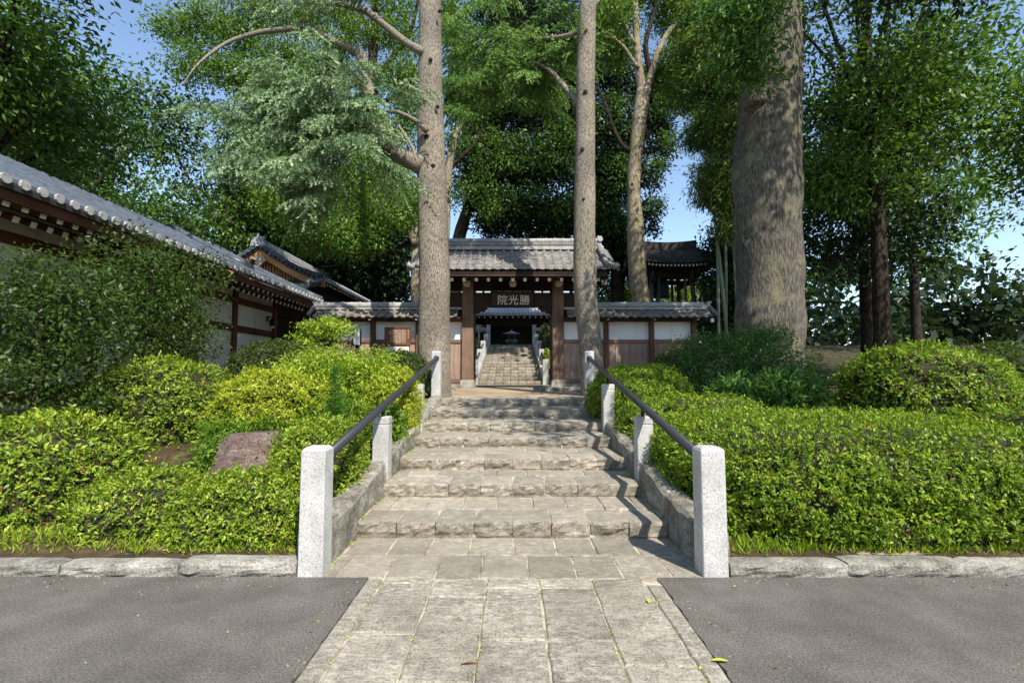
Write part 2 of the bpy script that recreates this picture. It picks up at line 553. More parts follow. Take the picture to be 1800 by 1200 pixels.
def put(name, me, parent=None, loc=(0, 0, 0), rot=(0, 0, 0), scale=(1, 1, 1), local=False, **kw):
    """link a mesh; loc is a world place unless local"""
    o = bpy.data.objects.new(name, me)
    COL.objects.link(o)
    if parent is not None:
        o.parent = parent
        o.location = Vector(loc) if local else Vector(loc) - wloc(parent)
    else:
        o.location = Vector(loc)
    o.rotation_euler = rot
    o.scale = scale
    for k, v in kw.items():
        o[k] = v
    return o


def thing(name, label, cat, loc=(0, 0, 0), group=None):
    o = bpy.data.objects.new(name, None)
    COL.objects.link(o)
    o.location = loc
    o.empty_display_size = 0.2
    o['label'], o['category'] = label, cat
    if group:
        o['group'] = group
    return o


def setting(name, loc=(0, 0, 0)):
    o = bpy.data.objects.new(name, None)
    COL.objects.link(o)
    o.location = loc
    o['kind'] = 'structure'
    return o


def tag(o, label, cat, group=None):
    o['label'], o['category'] = label, cat
    if group:
        o['group'] = group
    return o


def recentre(o):
    """move a single-mesh thing's origin to the middle of its base"""
    me = o.data
    a = np.empty(len(me.vertices) * 3, np.float32)
    me.vertices.foreach_get('co', a)
    a = a.reshape(-1, 3)
    c = np.array([(a[:, 0].min() + a[:, 0].max()) / 2, (a[:, 1].min() + a[:, 1].max()) / 2, a[:, 2].min()])
    me.vertices.foreach_set('co', (a - c).astype(np.float32).ravel())
    o.location = o.location + Vector(c)
    return o


# ------------------------------------------------------------------ leaves
def unit(a):
    return a / np.maximum(np.linalg.norm(a, axis=1, keepdims=True), 1e-9)


def quads_mesh(name, V, tint, mat, k=4):
    """V: (n,k,3) polygons"""
    n = len(V)
    me = bpy.data.meshes.new(name)
    me.vertices.add(n * k)
    me.vertices.foreach_set('co', V.astype(np.float32).ravel())
    me.loops.add(n * k)
    me.loops.foreach_set('vertex_index', np.arange(n * k, dtype=np.int32))
    me.polygons.add(n)
    me.polygons.foreach_set('loop_start', np.arange(0, n * k, k, dtype=np.int32))
    at_ = me.attributes.new('tint', 'FLOAT', 'FACE')
    at_.data.foreach_set('value', np.where(tint < -5, 0, np.clip(tint, .04, 1)).astype(np.float32))
    me.materials.append(mat)
    me.update(calc_edges=True)
    return me


def leaves(name, P, A, U, L, W, tint, mat, fold=0.12):
    A = unit(A)
    S = unit(np.cross(A, U))
    U = np.cross(S, A)
    L = np.asarray(L).reshape(-1, 1)
    W = np.asarray(W).reshape(-1, 1)
    mid = P + A * L * 0.45
    V = np.stack([P, mid + S * W * .5 + U * W * fold, P + A * L - U * L * 0.1, mid - S * W * .5 + U * W * fold], axis=1)
    return quads_mesh(name, V, tint, mat)


def cloud(blobs, n, L, W, clump=0.35, per=14, inner=0.45, flat=0.6, droop=0.25, tilt=0.7):
    """leaf places filling ellipsoids in clumps -> P, A, U, L, W, tint"""
    B = np.array([b[:3] for b in blobs], float)
    R = np.array([b[3:6] if len(b) >= 6 else (b[3],) * 3 for b in blobs], float)
    w = (R[:, 0] * R[:, 1] * R[:, 2]) ** (2 / 3)
    nc = max(1, n // per)
    bi = RNG.choice(len(B), nc, p=w / w.sum())
    d = unit(RNG.normal(size=(nc, 3)))
    r = inner + (1.06 - inner) * RNG.random((nc, 1)) ** 0.6
    C = B[bi] + d * r * R[bi]
    ct = RNG.normal(0.0, 0.16, nc)
    k = np.repeat(np.arange(nc), per)
    m = len(k)
    off = RNG.normal(size=(m, 3)) * clump
    off[:, 2] *= flat
    P = C[k] + off
    A = d[k] * 0.6 + RNG.normal(size=(m, 3)) * 0.8
    A[:, 2] -= droop
    U = RNG.normal(size=(m, 3)) * tilt + np.array([0, 0, 1.0])
    s = RNG.uniform(0.7, 1.25, m)
    t = 0.45 + ct[k] + RNG.normal(0, 0.13, m)
    return P, A, U, L * s, W * s, t


def cat(parts):
    return [np.concatenate([p[i] for p in parts]) for i in range(6)]


def mound_radius(d, p, seed, amp):
    r = 1.0 / (np.abs(d) ** p).sum(1) ** (1 / p)
    nz = np.sin(d[:, 0] * 5.1 + seed) * np.sin(d[:, 1] * 4.3 + seed * 2) + .6 * np.sin(d[:, 0] * 11 + d[:, 2] * 9 + seed * 3) + .5 * np.sin(d[:, 1] * 13 + d[:, 2] * 7 - seed)
    return r * (1 + amp * nz)


def mound_leaves(c, R, n, L, W, p=2.4, seed=1.0, amp=0.04, per=6, loose=0.03, face=True, zmin=-0.25):
    """leaves in small rosettes over the skin of a clipped or rounded shrub"""
    nc = int(n / per * (2.2 if face else 1.6))
    d = unit(RNG.normal(size=(nc, 3)))
    d = d[d[:, 2] > zmin]
    c = np.asarray(c, float)
    R = np.asarray(R, float)
    pos = c + d * mound_radius(d, p, seed, amp)[:, None] * R
    nrm = unit(np.sign(d) * np.abs(d) ** (p - 1) / R)
    if face:                                   # thin out the side turned away from the path and the road
        keep = (nrm[:, 1] < 0.35) | (nrm[:, 2] > 0.35) | (RNG.random(len(nrm)) < 0.3)
        pos, nrm = pos[keep], nrm[keep]
    hole = np.sin(pos[:, 0] * 9 + seed) + np.sin(pos[:, 1] * 8 - seed) + np.sin(pos[:, 2] * 10 + pos[:, 0] * 5)
    keep = RNG.random(len(pos)) < np.clip(1.0 + (hole + 1.2) * .4, .5, 1)      # thin spots that let the twigs show
    pos, nrm = pos[keep], nrm[keep]
    nc = len(pos)
    pos = pos + nrm * RNG.normal(0, loose, (nc, 1)) - nrm * np.abs(RNG.normal(0, loose * 1.6, (nc, 1)))
    k = np.repeat(np.arange(nc), per)
    m = len(k)
    ax = nrm[k] * 0.55 + RNG.normal(size=(m, 3)) * 0.75
    ax[:, 2] += 0.15
    U = nrm[k] + RNG.normal(size=(m, 3)) * 0.5
    U[:, 2] += 0.4
    P = pos[k] + RNG.normal(size=(m, 3)) * L * 0.35
    s = RNG.uniform(0.5, 1.45, m)
    ct = RNG.normal(0, 0.2, nc)
    t = 0.5 + ct[k] + RNG.normal(0, 0.16, m)
    t[RNG.random(m) < .025] = -9            # a few dead leaves
    return P, ax, U, L * s, W * s, t


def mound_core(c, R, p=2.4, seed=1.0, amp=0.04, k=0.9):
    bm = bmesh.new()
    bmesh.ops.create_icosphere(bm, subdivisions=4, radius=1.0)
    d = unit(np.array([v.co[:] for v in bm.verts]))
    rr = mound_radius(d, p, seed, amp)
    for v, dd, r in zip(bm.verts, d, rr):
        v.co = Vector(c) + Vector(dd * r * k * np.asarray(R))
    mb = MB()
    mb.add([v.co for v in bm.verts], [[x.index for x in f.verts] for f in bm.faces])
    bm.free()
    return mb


# ================================================================== GROUND
def sm(a, b, t):
    t = min(1, max(0, (t - a) / (b - a)))
    return t * t * (3 - 2 * t)


STEP_Y = [4.603, 5.508, 6.284, 7.200, 7.904, 8.762, 9.770]
RISE = 0.145


def gz(X, Y):
    ax = abs(X)
    if Y < 3.8:
        return -0.08
    if Y < 9.85:
        if ax < 1.62:
            return -0.5
        z = 0.06 + (Y - 3.8) / 6.05 * 0.92
    elif Y < 20:
        z = 1.0 + (Y - 9.85) / 5.2 * 0.095 if Y < 15.05 else 1.095 + (Y - 15.05) * 0.002
    else:
        t = min(1, (Y - 20.2) / 10.5)
        z = 1.105 + max(0, t) * 2.24
        if abs(X + 0.1) < 1.6 and 20.3 < Y < 30.5:
            z -= 0.5
    if Y > 4 and ax > 2 and Y < 19.5:
        z += 0.03 * math.sin(X * 2.3 + Y) * sm(2, 3, ax)
    return z


xs = sorted(set([-160, -90, -50, -32, -24] + [x * 0.5 for x in range(-40, 41)] + [-1.64, -1.6, 1.6, 1.64, -1.72, -1.69, 1.49] + [24, 32, 50, 90, 160]))
ys = sorted(set([-60, -25, -8] + [y * 0.5 for y in range(-4, 64)] + [3.79, 3.81, 9.84, 9.86] + [34, 40, 60, 100, 220]))
mb = MB()
mb.v = [(x, y, gz(x, y)) for y in ys for x in xs]
w = len(xs)
mb.f = [(j * w + i, j * w + i + 1, (j + 1) * w + i + 1, (j + 1) * w + i) for j in range(len(ys) - 1) for i in range(w - 1)]
ground = mb.build('ground', M['earth'])
ground['kind'] = 'structure'
# dark soil of the two planting beds, a sheet just above the earth
mb = MB()
for s in (-1, 1):
    def bed(u, v, s=s):
        X, Y = s * (1.66 + u * 12), 3.86 + v * 9.6
        return (X, Y, gz(X, Y) + 0.012)
    mb.sheet(bed, 40, 48)
bed = mb.build('bed_ground', M['soil'])
bed['kind'] = 'structure'
# leaf mould under the trees of the grounds, laid over the earth
mb = MB()
for x0, x1, y0, y1 in ((6.2, 34, 3.95, 34), (-34, -5.7, 3.95, 17.5), (-34, -1.9, 19.0, 40), (1.8, 6.2, 15.7, 40)):
    mb.sheet(lambda u, v: (x0 + (x1 - x0) * u, y0 + (y1 - y0) * v, gz(x0 + (x1 - x0) * u, y0 + (y1 - y0) * v) + .03), 60, 70)
o = mb.build('garden_ground', M['mould'])
o['kind'] = 'structure'

for s in (-1, 1):
    x0, x1 = sorted((s * 1.047, s * 30))
    mb = MB()

    def asp(u, v, x0=x0, x1=x1, s=s):
        X = x0 + (x1 - x0) * u
        e = s * (.006 + 0.022 * mnoise.noise(Vector((0, v * 260, 3 * s)))) if (u < .001 if s > 0 else u > .999) else 0
        return (X + e, -20 + v * 23.72, 0.0)
    mb.sheet(asp, 1, 600, 0.06)
    o = mb.build('asphalt_pavement', M['asphalt'])
    o['kind'] = 'structure'


# ------------------------------------------------------------------ stones
def slab_mesh(name, w, l, t, mat, jit=0.006, bev=0.008, seed=0, m=5):
    rnd = random.Random(seed)
    per = []
    for k in range(m):
        per.append((-w / 2 + w * k / m, -l / 2))
    for k in range(m):
        per.append((w / 2, -l / 2 + l * k / m))
    for k in range(m):
        per.append((w / 2 - w * k / m, l / 2))
    for k in range(m):
        per.append((-w / 2, l / 2 - l * k / m))
    per = [(x + rnd.uniform(-jit, jit), y + rnd.uniform(-jit, jit)) for x, y in per]
    n = len(per)
    mb = MB()
    dz = [rnd.uniform(-.003, .003) for _ in per]
    inn = [(x - math.copysign(bev, x) * (abs(x) > w * .4), y - math.copysign(bev, y) * (abs(y) > l * .4)) for x, y in per]
    vs = [(x, y, d) for (x, y), d in zip(inn, dz)] + [(x, y, -bev + d) for (x, y), d in zip(per, dz)] + [(x, y, -t) for x, y in per]
    fs = []
    for r in (0, 1):
        for k in range(n):
            a, b = r * n + k, r * n + (k + 1) % n
            fs.append((a, a + n, b + n, b))
    vs.append((0, 0, 0.0))
    for k in range(n):
        fs.append((len(vs) - 1, k, (k + 1) % n))
    mb.add(vs, fs)
    return mb.mesh(name, mat)


def rough_mesh(name, w, d, h, mat, seed=0, amp=0.028, nx=8):
    """a rock-faced block: origin at the middle of its front top edge, x along the step, y back, z up"""
    prof = [(0.012, -h - .02), (0.002, -h * .86), (-.008, -h * .62), (-.010, -h * .38), (-.010, -h * .16), (-.004, -h * .03), (0.012, 0.0), (d * .35, 0.003), (d * .7, 0.0), (d, -.004)]
    mb = MB()
    vs = []
    n = len(prof)
    for i in range(nx + 1):
        u = i / nx
        x = (u - .5) * w
        e = 0.010 if i in (0, nx) else 0.0
        for k, (y, z) in enumerate(prof):
            f = 1.0 if 0 < k < 6 else (.45 if k == 6 else .1)
            q = Vector((x * 9 + seed * 7.3, y * 9, z * 12 + seed))
            dy = amp * f * mnoise.noise(q) + amp * .6 * f * mnoise.noise(q * 2.7)
            dz = amp * .35 * mnoise.noise(q * 1.3 + Vector((5, 2, 1))) * (1 if k >= 5 else .3) * (.5 if k > 7 else 1)
            xx = x + amp * .25 * mnoise.noise(Vector((k * .9, seed * 3.1, i * 5)))
            vs.append((xx, y + dy + e * (k < 7), z + dz - (e * .6 if k >= 5 else 0)))
    fs = [(i * n + k, (i + 1) * n + k, (i + 1) * n + k + 1, i * n + k + 1) for i in range(nx) for k in range(n - 1)]
    fs.append(tuple(range(n - 1, -1, -1)))
    fs.append(tuple(nx * n + k for k in range(n)))
    mb.add(vs, fs)
    return mb.mesh(name, mat)


# the paved path over the forecourt
path = setting('stone_path', (0, 2.4, 0))
MB().box(-1.05, 1.05, 0.2, 3.70, -.07, -.009).build('mortar_joint', M['mortar'], path)
lens = (0.56, 0.68, 0.80, 0.92)
slabs = {(l, k): slab_mesh('slab', 0.362, l - .012, .05, M['slab'], seed=int(l * 100) + k) for l in lens for k in range(2)}
rnd = random.Random(3)
for c in range(5):
    X = (c - 2) * 0.3735
    y = 3.695 - rnd.choice((0, .08, .16, .3))
    first = 3.695 - y
    if first > .05:
        put('slab', slab_mesh('slab', 0.362, first - .012, .05, M['slab'], seed=70 + c), path, (X, 3.695 - first / 2, 0.001))
    while y > 0.6:
        l = rnd.choice(lens)
        put('slab', slabs[(l, rnd.randint(0, 1))], path, (X, y - l / 2, rnd.uniform(-.001, .003)), (rnd.uniform(-.003, .003), rnd.uniform(-.004, .004), 0))
        y -= l
edges = {k: slab_mesh('edge_stone', 0.108, .88, .05, M['slab'], seed=200 + k, jit=.005) for k in range(3)}
for s in (-1, 1):
    y = 3.695 - (.0 if s < 0 else .1)
    while y > 0.6:
        put('edge_stone', edges[rnd.randint(0, 2)], path, (s * 0.993, y - .445, 0.002), (0, 0, rnd.uniform(-.003, .003)))
        y -= .892

# ------------------------------------------------------------------ the stepped path
stairs = setting('stepped_path', (0, 3.72, 0))
HWID = 1.413
SW = HWID * 2 / 8
mb = MB()
mb.box(-1.45, 1.45, 3.70, 4.64, -.3, -.008)
for i, Y in enumerate(STEP_Y):
    z = (i + 1) * RISE
    Yn = STEP_Y[i + 1] + .05 if i < 6 else 12.3
    mb.box(-1.43, 1.43, Y + .022, Yn, z - .4, z - .010)
mb.build('mortar_joint', M['mortar'], stairs)
nose = [rough_mesh('nosing_stone', SW - .009, .41, RISE, M['step'], seed=k) for k in range(9)]
rnd = random.Random(11)
tread_cache = {}


def tread(w, l, k):
    key = (round(w, 2), round(l, 2), k)
    if key not in tread_cache:
        tread_cache[key] = slab_mesh('tread_stone', w - .010, l - .012, .05, M['step'], seed=k * 13 + int(l * 100), jit=.006)
    return tread_cache[key]


def tread_row(y0, y1, z, shift, n=8):
    edges_ = [-HWID + SW * (k + shift) for k in range(n + 1)] if shift else [-HWID + SW * k for k in range(n + 1)]
    edges_ = [e for e in edges_ if -HWID + .08 < e < HWID - .08]
    edges_ = [-HWID] + [e + rnd.uniform(-.02, .02) for e in edges_] + [HWID]
    for a, b in zip(edges_, edges_[1:]):
        me = tread(SW, y1 - y0, rnd.randint(0, 3))
        put('tread_stone', me, stairs, ((a + b) / 2, (y0 + y1) / 2, z + rnd.uniform(-.005, .004)),
            (rnd.uniform(-.004, .004), rnd.uniform(-.004, .004), rnd.choice((0, PI))), ((b - a) / SW, 1, 1))


tread_row(3.705, 4.17, 0, 0.32)
tread_row(4.17, 4.615, 0, 0.0)
for i, Y in enumerate(STEP_Y):
    z = (i + 1) * RISE
    off = 0 if i % 2 else 0.25
    for k in range(8):
        me = nose[rnd.randint(0, 8)]
        put('nosing_stone', me, stairs, (-HWID + SW * (k + .5) + rnd.uniform(-.004, .004), Y + rnd.uniform(-.008, .008), z + rnd.uniform(-.005, .004)),
            (0, rnd.uniform(-.008, .008), rnd.uniform(-.012, .012)))
    Yn = STEP_Y[i + 1] + .02 if i < 6 else 10.75
    tread_row(Y + .415, Yn, z, 0.45 if i % 2 else 0.55)
tread_row(10.75, 11.35, 1.016, 0.0)
tread_row(11.35, 12.2, 1.018, 0.5)

# sloping cheek stones on both sides
CT_PTS = [(3.84, .29), (4.7, .37), (6.0, .55), (8.1, .79), (9.85, 1.07)]


def cheek_z(Y):
    for (a, za), (b, zb) in zip(CT_PTS, CT_PTS[1:]):
        if Y <= b:
            return za + (zb - za) * (Y - a) / (b - a)
    return CT_PTS[-1][1]


for s in (-1, 1):
    y = 3.88
    k = 0
    while y < 9.95:
        l = min(rnd.uniform(.8, 1.15), 9.98 - y)
        if 9.98 - y - l < .4:
            l = 9.98 - y
        mb = MB()
        prof = [(1.420, -.75), (1.418, -.3), (1.425, -.12), (1.432, -.03), (1.462, .0), (1.54, .008), (1.62, -.004), (1.65, -.04), (1.656, -.4)]
        n = len(prof)
        ny = 9
        for j in range(ny + 1):
            yy = y + .005 + (l - .010) * j / ny
            zt = cheek_z(yy)
            e = .008 if j in (0, ny) else 0
            for m, (x, dz) in enumerate(prof):
                q = Vector((x * 8, yy * 5 + s * 9, dz * 8))
                a = 0.022 * mnoise.noise(q) + 0.016 * mnoise.noise(q * 2.9)
                mb.v.append((s * (x + a * (.9 if m in (1, 2, 3) else .4)), yy, zt + dz - e + (a * .8 if 2 < m < 8 else 0)))
        mb.f = [(j * n + m, j * n + m + 1, (j + 1) * n + m + 1, (j + 1) * n + m) for j in range(ny) for m in range(n - 1)]
        mb.f += [tuple(range(n)), tuple(ny * n + m for m in range(n - 1, -1, -1))]
        mb.build('cheek_stone', M['cheek'], stairs)
        y += l
        k += 1

# low kerb between the pavement and the beds
kerb = setting('kerb', (0, 3.8, 0))
kst = []
for k in range(4):
    kst.append(rough_mesh('kerb_stone', .86, .17, .12, M['kerb'], seed=40 + k, amp=.02, nx=10))
for s in (-1, 1):
    x = 1.60
    while x < 7.5:
        put('kerb_stone', kst[rnd.randint(0, 3)], kerb, (s * (x + .43), 3.745 + rnd.uniform(-.008, .008), .088 + rnd.uniform(-.008, .008)), (0, 0, rnd.uniform(-.012, .012)))
        x += .87

# low loose kerb blocks beyond the top of the steps
for X, Y, w_ in ((0.85, 13.2, .62), (1.5, 13.3, .66), (-1.9, 13.4, .7)):
    put('kerb_stone', rough_mesh('kerb_stone', w_, .2, .13, M['kerb'], seed=int(Y * 10 + X * 7), amp=.03), kerb, (X, Y, gz(X, Y) + .1))

# ------------------------------------------------------------------ granite posts and rails
def post_full():
    mb = MB()
    a, b = .0925, .09
    vs = [(-a, -a, -.05), (a, -a, -.05), (a, a, -.05), (-a, a, -.05)]
    lv = [(b, .905), (b - .012, .922), (b - .03, .932)]
    for r, z in lv:
        vs += [(-r, -r, z), (r, -r, z), (r, r, z), (-r, r, z)]
    fs = [(3, 2, 1, 0)]
    for L_ in range(3):
        for k in range(4):
            i, j = L_ * 4 + k, L_ * 4 + (k + 1) % 4
            fs.append((i, j, j + 4, i + 4))
    fs.append((12, 13, 14, 15))
    mb.add(vs, fs)
    me = mb.mesh('shaft', M['granite'])
    bm = bmesh.new()
    bm.from_mesh(me)
    ed = [e for e in bm.edges if abs((e.verts[0].co - e.verts[1].co).normalized().z) > .6]
    bmesh.ops.bevel(bm, geom=ed, offset=.006, segments=1, affect='EDGES')
    bm.to_mesh(me)
    bm.free()
    return me


full = post_full()


def cap_post(h):
    mb = MB()
    mb.box(-.09, .09, -.09, .09, -.35, h - .095, .006)
    mb.box(-.084, .084, -.084, .084, h - .1, h - .08)
    sh = mb.mesh('shaft', M['granite'])
    cp = MB().box(-.09, .09, -.09, .09, h - .088, h, .012).mesh('cap', M['granite'])
    return sh, cp


def rail_z(Y):
    return .855 + .168 * (Y - 4.19)


GP = 'granite handrail posts'
side_word = {-1: 'before the yellow-green shrubs', 1: 'before the clipped hedge'}
for s in (-1, 1):
    sw = side_word[s]
    p = thing('granite_post', f'tall white granite post at the foot of the steps {sw}', 'post', (s * 1.485, 3.815, 0), GP)
    put('shaft', full, p, (0, 0, 0), local=True)
    for Y, h, wd in ((5.75, 1.0, 'second'), (7.85, 1.335, 'third')):
        zc = cheek_z(Y)
        p = thing('granite_post', f'short grooved granite post, {wd} up the steps, {sw}', 'post', (s * 1.50, Y, zc), GP)
        sh, cp = cap_post(h - zc)
        put('shaft', sh, p, local=True)
        put('cap', cp, p, local=True)
    zc = 1.03
    p = thing('granite_post', 'tall granite post at the top of the steps beside the ' + ('thicker straight cedar' if s < 0 else 'thinner leaning cedar'), 'post', (s * 1.535, 9.98, zc), GP)
    put('shaft', full, p, local=True)
    r = thing('handrail', f'dark round metal handrail climbing the steps {sw}', 'handrail', (s * 1.49, 3.86, rail_z(3.86)), 'dark metal handrails')
    MB().tube([(s * 1.49, 3.86, rail_z(3.86)), (s * 1.50, 6.9, rail_z(6.9)), (s * 1.53, 9.93, rail_z(9.93))], .042, 16).build('rail', M['steel'], r, True)
    for Y, dx in ((3.915, 0), (9.87, .04)):
        MB().tube([(s * (1.49 + dx), Y, rail_z(Y)), (s * (1.49 + dx), Y + .03, rail_z(Y + .03))], .056, 14).build('collar', M['black'], r, True)
    for Y, h in ((5.75, 1.0), (7.85, 1.335)):
        MB().tube([(s * 1.497, Y, h - .01), (s * 1.497, Y, rail_z(Y) - .02)], .022, 10).build('support', M['black'], r, True)

# ------------------------------------------------------------------ upper stairs beyond the gate
up = setting('upper_stepped_path', (-.1, 20, 1.1))
UX, UH = -.1, 1.30
US = 15
UT, UR = .69, (3.35 - 1.11) / 15
mb = MB()
for i in range(US):
    Y, z = 20 + i * UT, 1.11 + (i + 1) * UR
    mb.box(UX - UH - .02, UX + UH + .02, Y + .03, Y + UT + .1, z - .5, z - .012)
mb.build('mortar_joint', M['soil'], up)
un = [rough_mesh('nosing_stone', UH / 4 - .014, UT + .02, UR, M['upstep'], seed=60 + k, amp=.014, nx=5) for k in range(6)]
for i in range(US):
    Y, z = 20 + i * UT, 1.11 + (i + 1) * UR
    for k in range(8):
        put('nosing_stone', un[rnd.randint(0, 5)], up, (UX - UH + UH / 4 * (k + .5), Y + rnd.uniform(-.01, .01), z + rnd.uniform(-.008, .006)), (0, rnd.uniform(-.01, .01), 0))
for s in (-1, 1):
    mb = MB()
    x0, x1 = sorted((UX + s * (UH + .01), UX + s * (UH + .22)))
    e0, e1 = 19.9, 20 + US * UT
    mb.prism([(e0, 1.0), (e0, 1.45), (e1, 3.72), (e1, 3.0)], x0, x1, 'yz')
    mb.build('cheek_stone', M['granite'], up)
sw = {-1: 'mossy pale boulder', 1: 'grey garden boulder'}
up_posts = []
for s in (-1, 1):
    x = UX + s * (UH + .115)
    for k, wd in enumerate(('lowest', 'second', 'third', 'fourth', 'topmost')):
        Y = 19.95 + k * 2.62
        zb = 1.0 + (Y - 19.95) * .215
        h = 1.12 if k < 4 else 1.35
        p = thing('granite_post', f'{wd} small granite post of the upper stairs, on the side with the {sw[s]}', 'post', (x, Y, zb), 'posts of the upper stairs')
        MB().box(-.12, .12, -.12, .12, 0, h, .012).build('shaft', M['granite'], p, loc=(0, 0, 0), local=True)
    r = thing('handrail', f'thin dark rail of the upper stairs, on the side with the {sw[s]}', 'handrail', (x, 20, 2.0), 'rails of the upper stairs')
    MB().tube([(x, 20, 1.98), (x, 30.4, 1.98 + 10.4 * .215)], .045, 8).build('rail', M['steel'], r, True)
    rail = thing('stone_railing', 'low granite terrace railing at the top of the upper stairs, on the ' + ('mossy boulder side' if s < 0 else 'red drum side'), 'railing', (UX + s * 3, 30.5, 3.35), 'terrace railings')
    xa, xb = sorted((UX + s * 1.5, UX + s * 5.2))
    MB().box(xa, xb, 30.42, 30.6, 4.25, 4.42, .02).build('top_rail', M['granite'], rail)
    for k in range(5):
        X = UX + s * (2.0 + k * .75)
        MB().box(X - .06, X + .06, 30.45, 30.57, 3.3, 4.25, .01).build('baluster', M['granite'], rail)


# ================================================================== THE GATE
GY = 15.0
GZ = 1.095
gate = thing('temple_gate', 'wooden temple gate with grey tiled gable roof between the two tall cedars', 'gate', (0, GY, GZ))
PX = 1.365
for s in (-1, 1):
    mb = MB()
    vs, fs = [], []
    for r, z in ((.23, 1.0), (.23, 1.12), (.19, 1.335), (.175, 1.345)):
        vs += [(s * PX - r, GY - r, z), (s * PX + r, GY - r, z), (s * PX + r, GY + r, z), (s * PX - r, GY + r, z)]
    for L_ in range(3):
        for k in range(4):
            i, j = L_ * 4 + k, L_ * 4 + (k + 1) % 4
            fs.append((i, j, j + 4, i + 4))
    fs.append((12, 13, 14, 15))
    mb.add(vs, fs)
    mb.build('pedestal', M['kerb'], gate)
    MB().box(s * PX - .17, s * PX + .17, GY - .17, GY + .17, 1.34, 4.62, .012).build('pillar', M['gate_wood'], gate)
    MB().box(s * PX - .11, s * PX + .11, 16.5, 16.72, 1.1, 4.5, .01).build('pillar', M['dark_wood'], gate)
    # opened door leaf, swung inwards, with its rails
    x0, x1 = sorted((s * 1.225, s * 1.285))
    d = MB().box(x0, x1, 15.2, 16.3, 1.25, 3.5, .006).build('door', M['dark_wood'], gate)
    for z in (1.4, 2.3, 3.3):
        xi = s * 1.222
        MB().box(*sorted((xi, xi - s * .03)), 15.22, 16.28, z, z + .12).build('door_rail', M['dark_wood'], d)
    # corner bracket under the lintel
    xi = s * (PX - .17)
    mb = MB().prism([(xi, 3.55), (xi - s * .40, 3.55), (xi - s * .43, 3.50), (xi - s * .36, 3.47), (xi - s * .33, 3.40), (xi - s * .22, 3.42), (xi - s * .15, 3.36), (xi, 3.34)], GY - .06, GY + .06)
    mb.build('bracket', M['beam_wood'], gate)
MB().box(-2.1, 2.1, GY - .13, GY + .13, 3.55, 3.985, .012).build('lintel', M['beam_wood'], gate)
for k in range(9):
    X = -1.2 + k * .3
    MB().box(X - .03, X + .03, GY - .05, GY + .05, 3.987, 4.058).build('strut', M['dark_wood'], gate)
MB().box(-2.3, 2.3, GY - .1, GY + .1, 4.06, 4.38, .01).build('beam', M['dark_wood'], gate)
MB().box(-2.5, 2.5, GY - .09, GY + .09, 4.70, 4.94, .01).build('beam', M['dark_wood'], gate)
MB().box(-2.45, 2.45, 14.22, 14.40, 4.42, 4.60, .01).build('purlin', M['dark_wood'], gate)
MB().box(-2.6, 2.6, 15.22, 15.38, 5.02, 5.22, .01).build('purlin', M['dark_wood'], gate)
for X in (-PX, 0, PX):                       # bracket blocks carrying the front purlin
    b = MB().box(X - .07, X + .07, 14.15, 15.0, 4.28, 4.42, .01).build('bracket_arm', M['dark_wood'], gate)
    MB().box(X - .065, X + .065, 14.135, 14.152, 4.29, 4.41, .004).build('end_cap', M['pale_wood'], b)
    mb = MB()
    vs, fs = [], []
    for r, z in ((.07, 4.10), (.105, 4.17), (.105, 4.24), (.085, 4.275)):
        vs += [(X - r, 14.5 - r, z), (X + r, 14.5 - r, z), (X + r, 14.5 + r, z), (X - r, 14.5 + r, z)]
    for L_ in range(3):
        for k in range(4):
            i, j = L_ * 4 + k, L_ * 4 + (k + 1) % 4
            fs.append((i, j, j + 4, i + 4))
    fs += [(3, 2, 1, 0), (12, 13, 14, 15)]
    mb.add(vs, fs)
    mb.build('bearing_block', M['pale_wood'], gate)
# roof
E_Y, E_Z, R_Y, R_Z = 13.72, 4.455, 15.3, 5.40
ANG = math.atan2(R_Z - E_Z, R_Y - E_Y)
RL = math.hypot(R_Z - E_Z, R_Y - E_Y)
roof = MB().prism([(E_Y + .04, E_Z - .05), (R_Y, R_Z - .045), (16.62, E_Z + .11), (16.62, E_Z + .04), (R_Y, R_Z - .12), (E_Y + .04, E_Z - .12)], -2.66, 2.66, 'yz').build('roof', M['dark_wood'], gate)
MB().box(-2.68, 2.68, E_Y + .05, E_Y + .11, E_Z - .19, E_Z - .122).build('eave_board', M['beam_wood'], roof)
raf = MB().box(-.04, .04, 0, RL - .05, -.09, 0).mesh('rafter', M['dark_wood'])
rcap = MB().box(-.043, .043, -.014, -.001, -.093, .003).mesh('end_cap', M['white_paint'])
for k in range(15):
    X = (k - 7) * .347
    y0, z0 = E_Y + .2, E_Z - .215
    put('rafter', raf, roof, (X, y0, z0), (ANG, 0, 0))
    put('rafter_end', rcap, roof, (X, y0, z0), (ANG, 0, 0))


def pantile(name, w, l, th, mat, ns=9, amp=1.0):
    """s-profile roof tile: x across, y up the slope, origin at the middle of its lower edge"""
    mb = MB()
    top, bot = [], []
    for j, (yy, lift) in enumerate(((0.0, .016), (l, 0.0))):
        for i in range(ns + 1):
            u = i / ns
            z = -.024 * math.sin(PI * min(1, u / .70)) if u < .70 else .040 * math.sin(PI * (u - .70) / .36)
            p = ((u - .5) * w * 1.06, yy - (0.012 * math.sin(PI * u / .7) if (u < .7 and j == 0) else 0), z * amp + lift)
            top.append(p)
            bot.append((p[0], p[1], p[2] - th))
    n = ns + 1
    vs = top + bot
    fs = []
    for i in range(ns):
        fs.append((i, i + 1, n + i + 1, n + i))
        fs.append((2 * n + i, i + 1 - 1 + 0, i, 2 * n + i) if False else (2 * n + i, 2 * n + i + 1, i + 1, i))
    fs.append((0, n, 3 * n, 2 * n))
    fs.append((n - 1, 3 * n - 1, 4 * n - 1, 2 * n - 1))
    mb.add(vs, fs)
    return mb.mesh(name, mat, True)


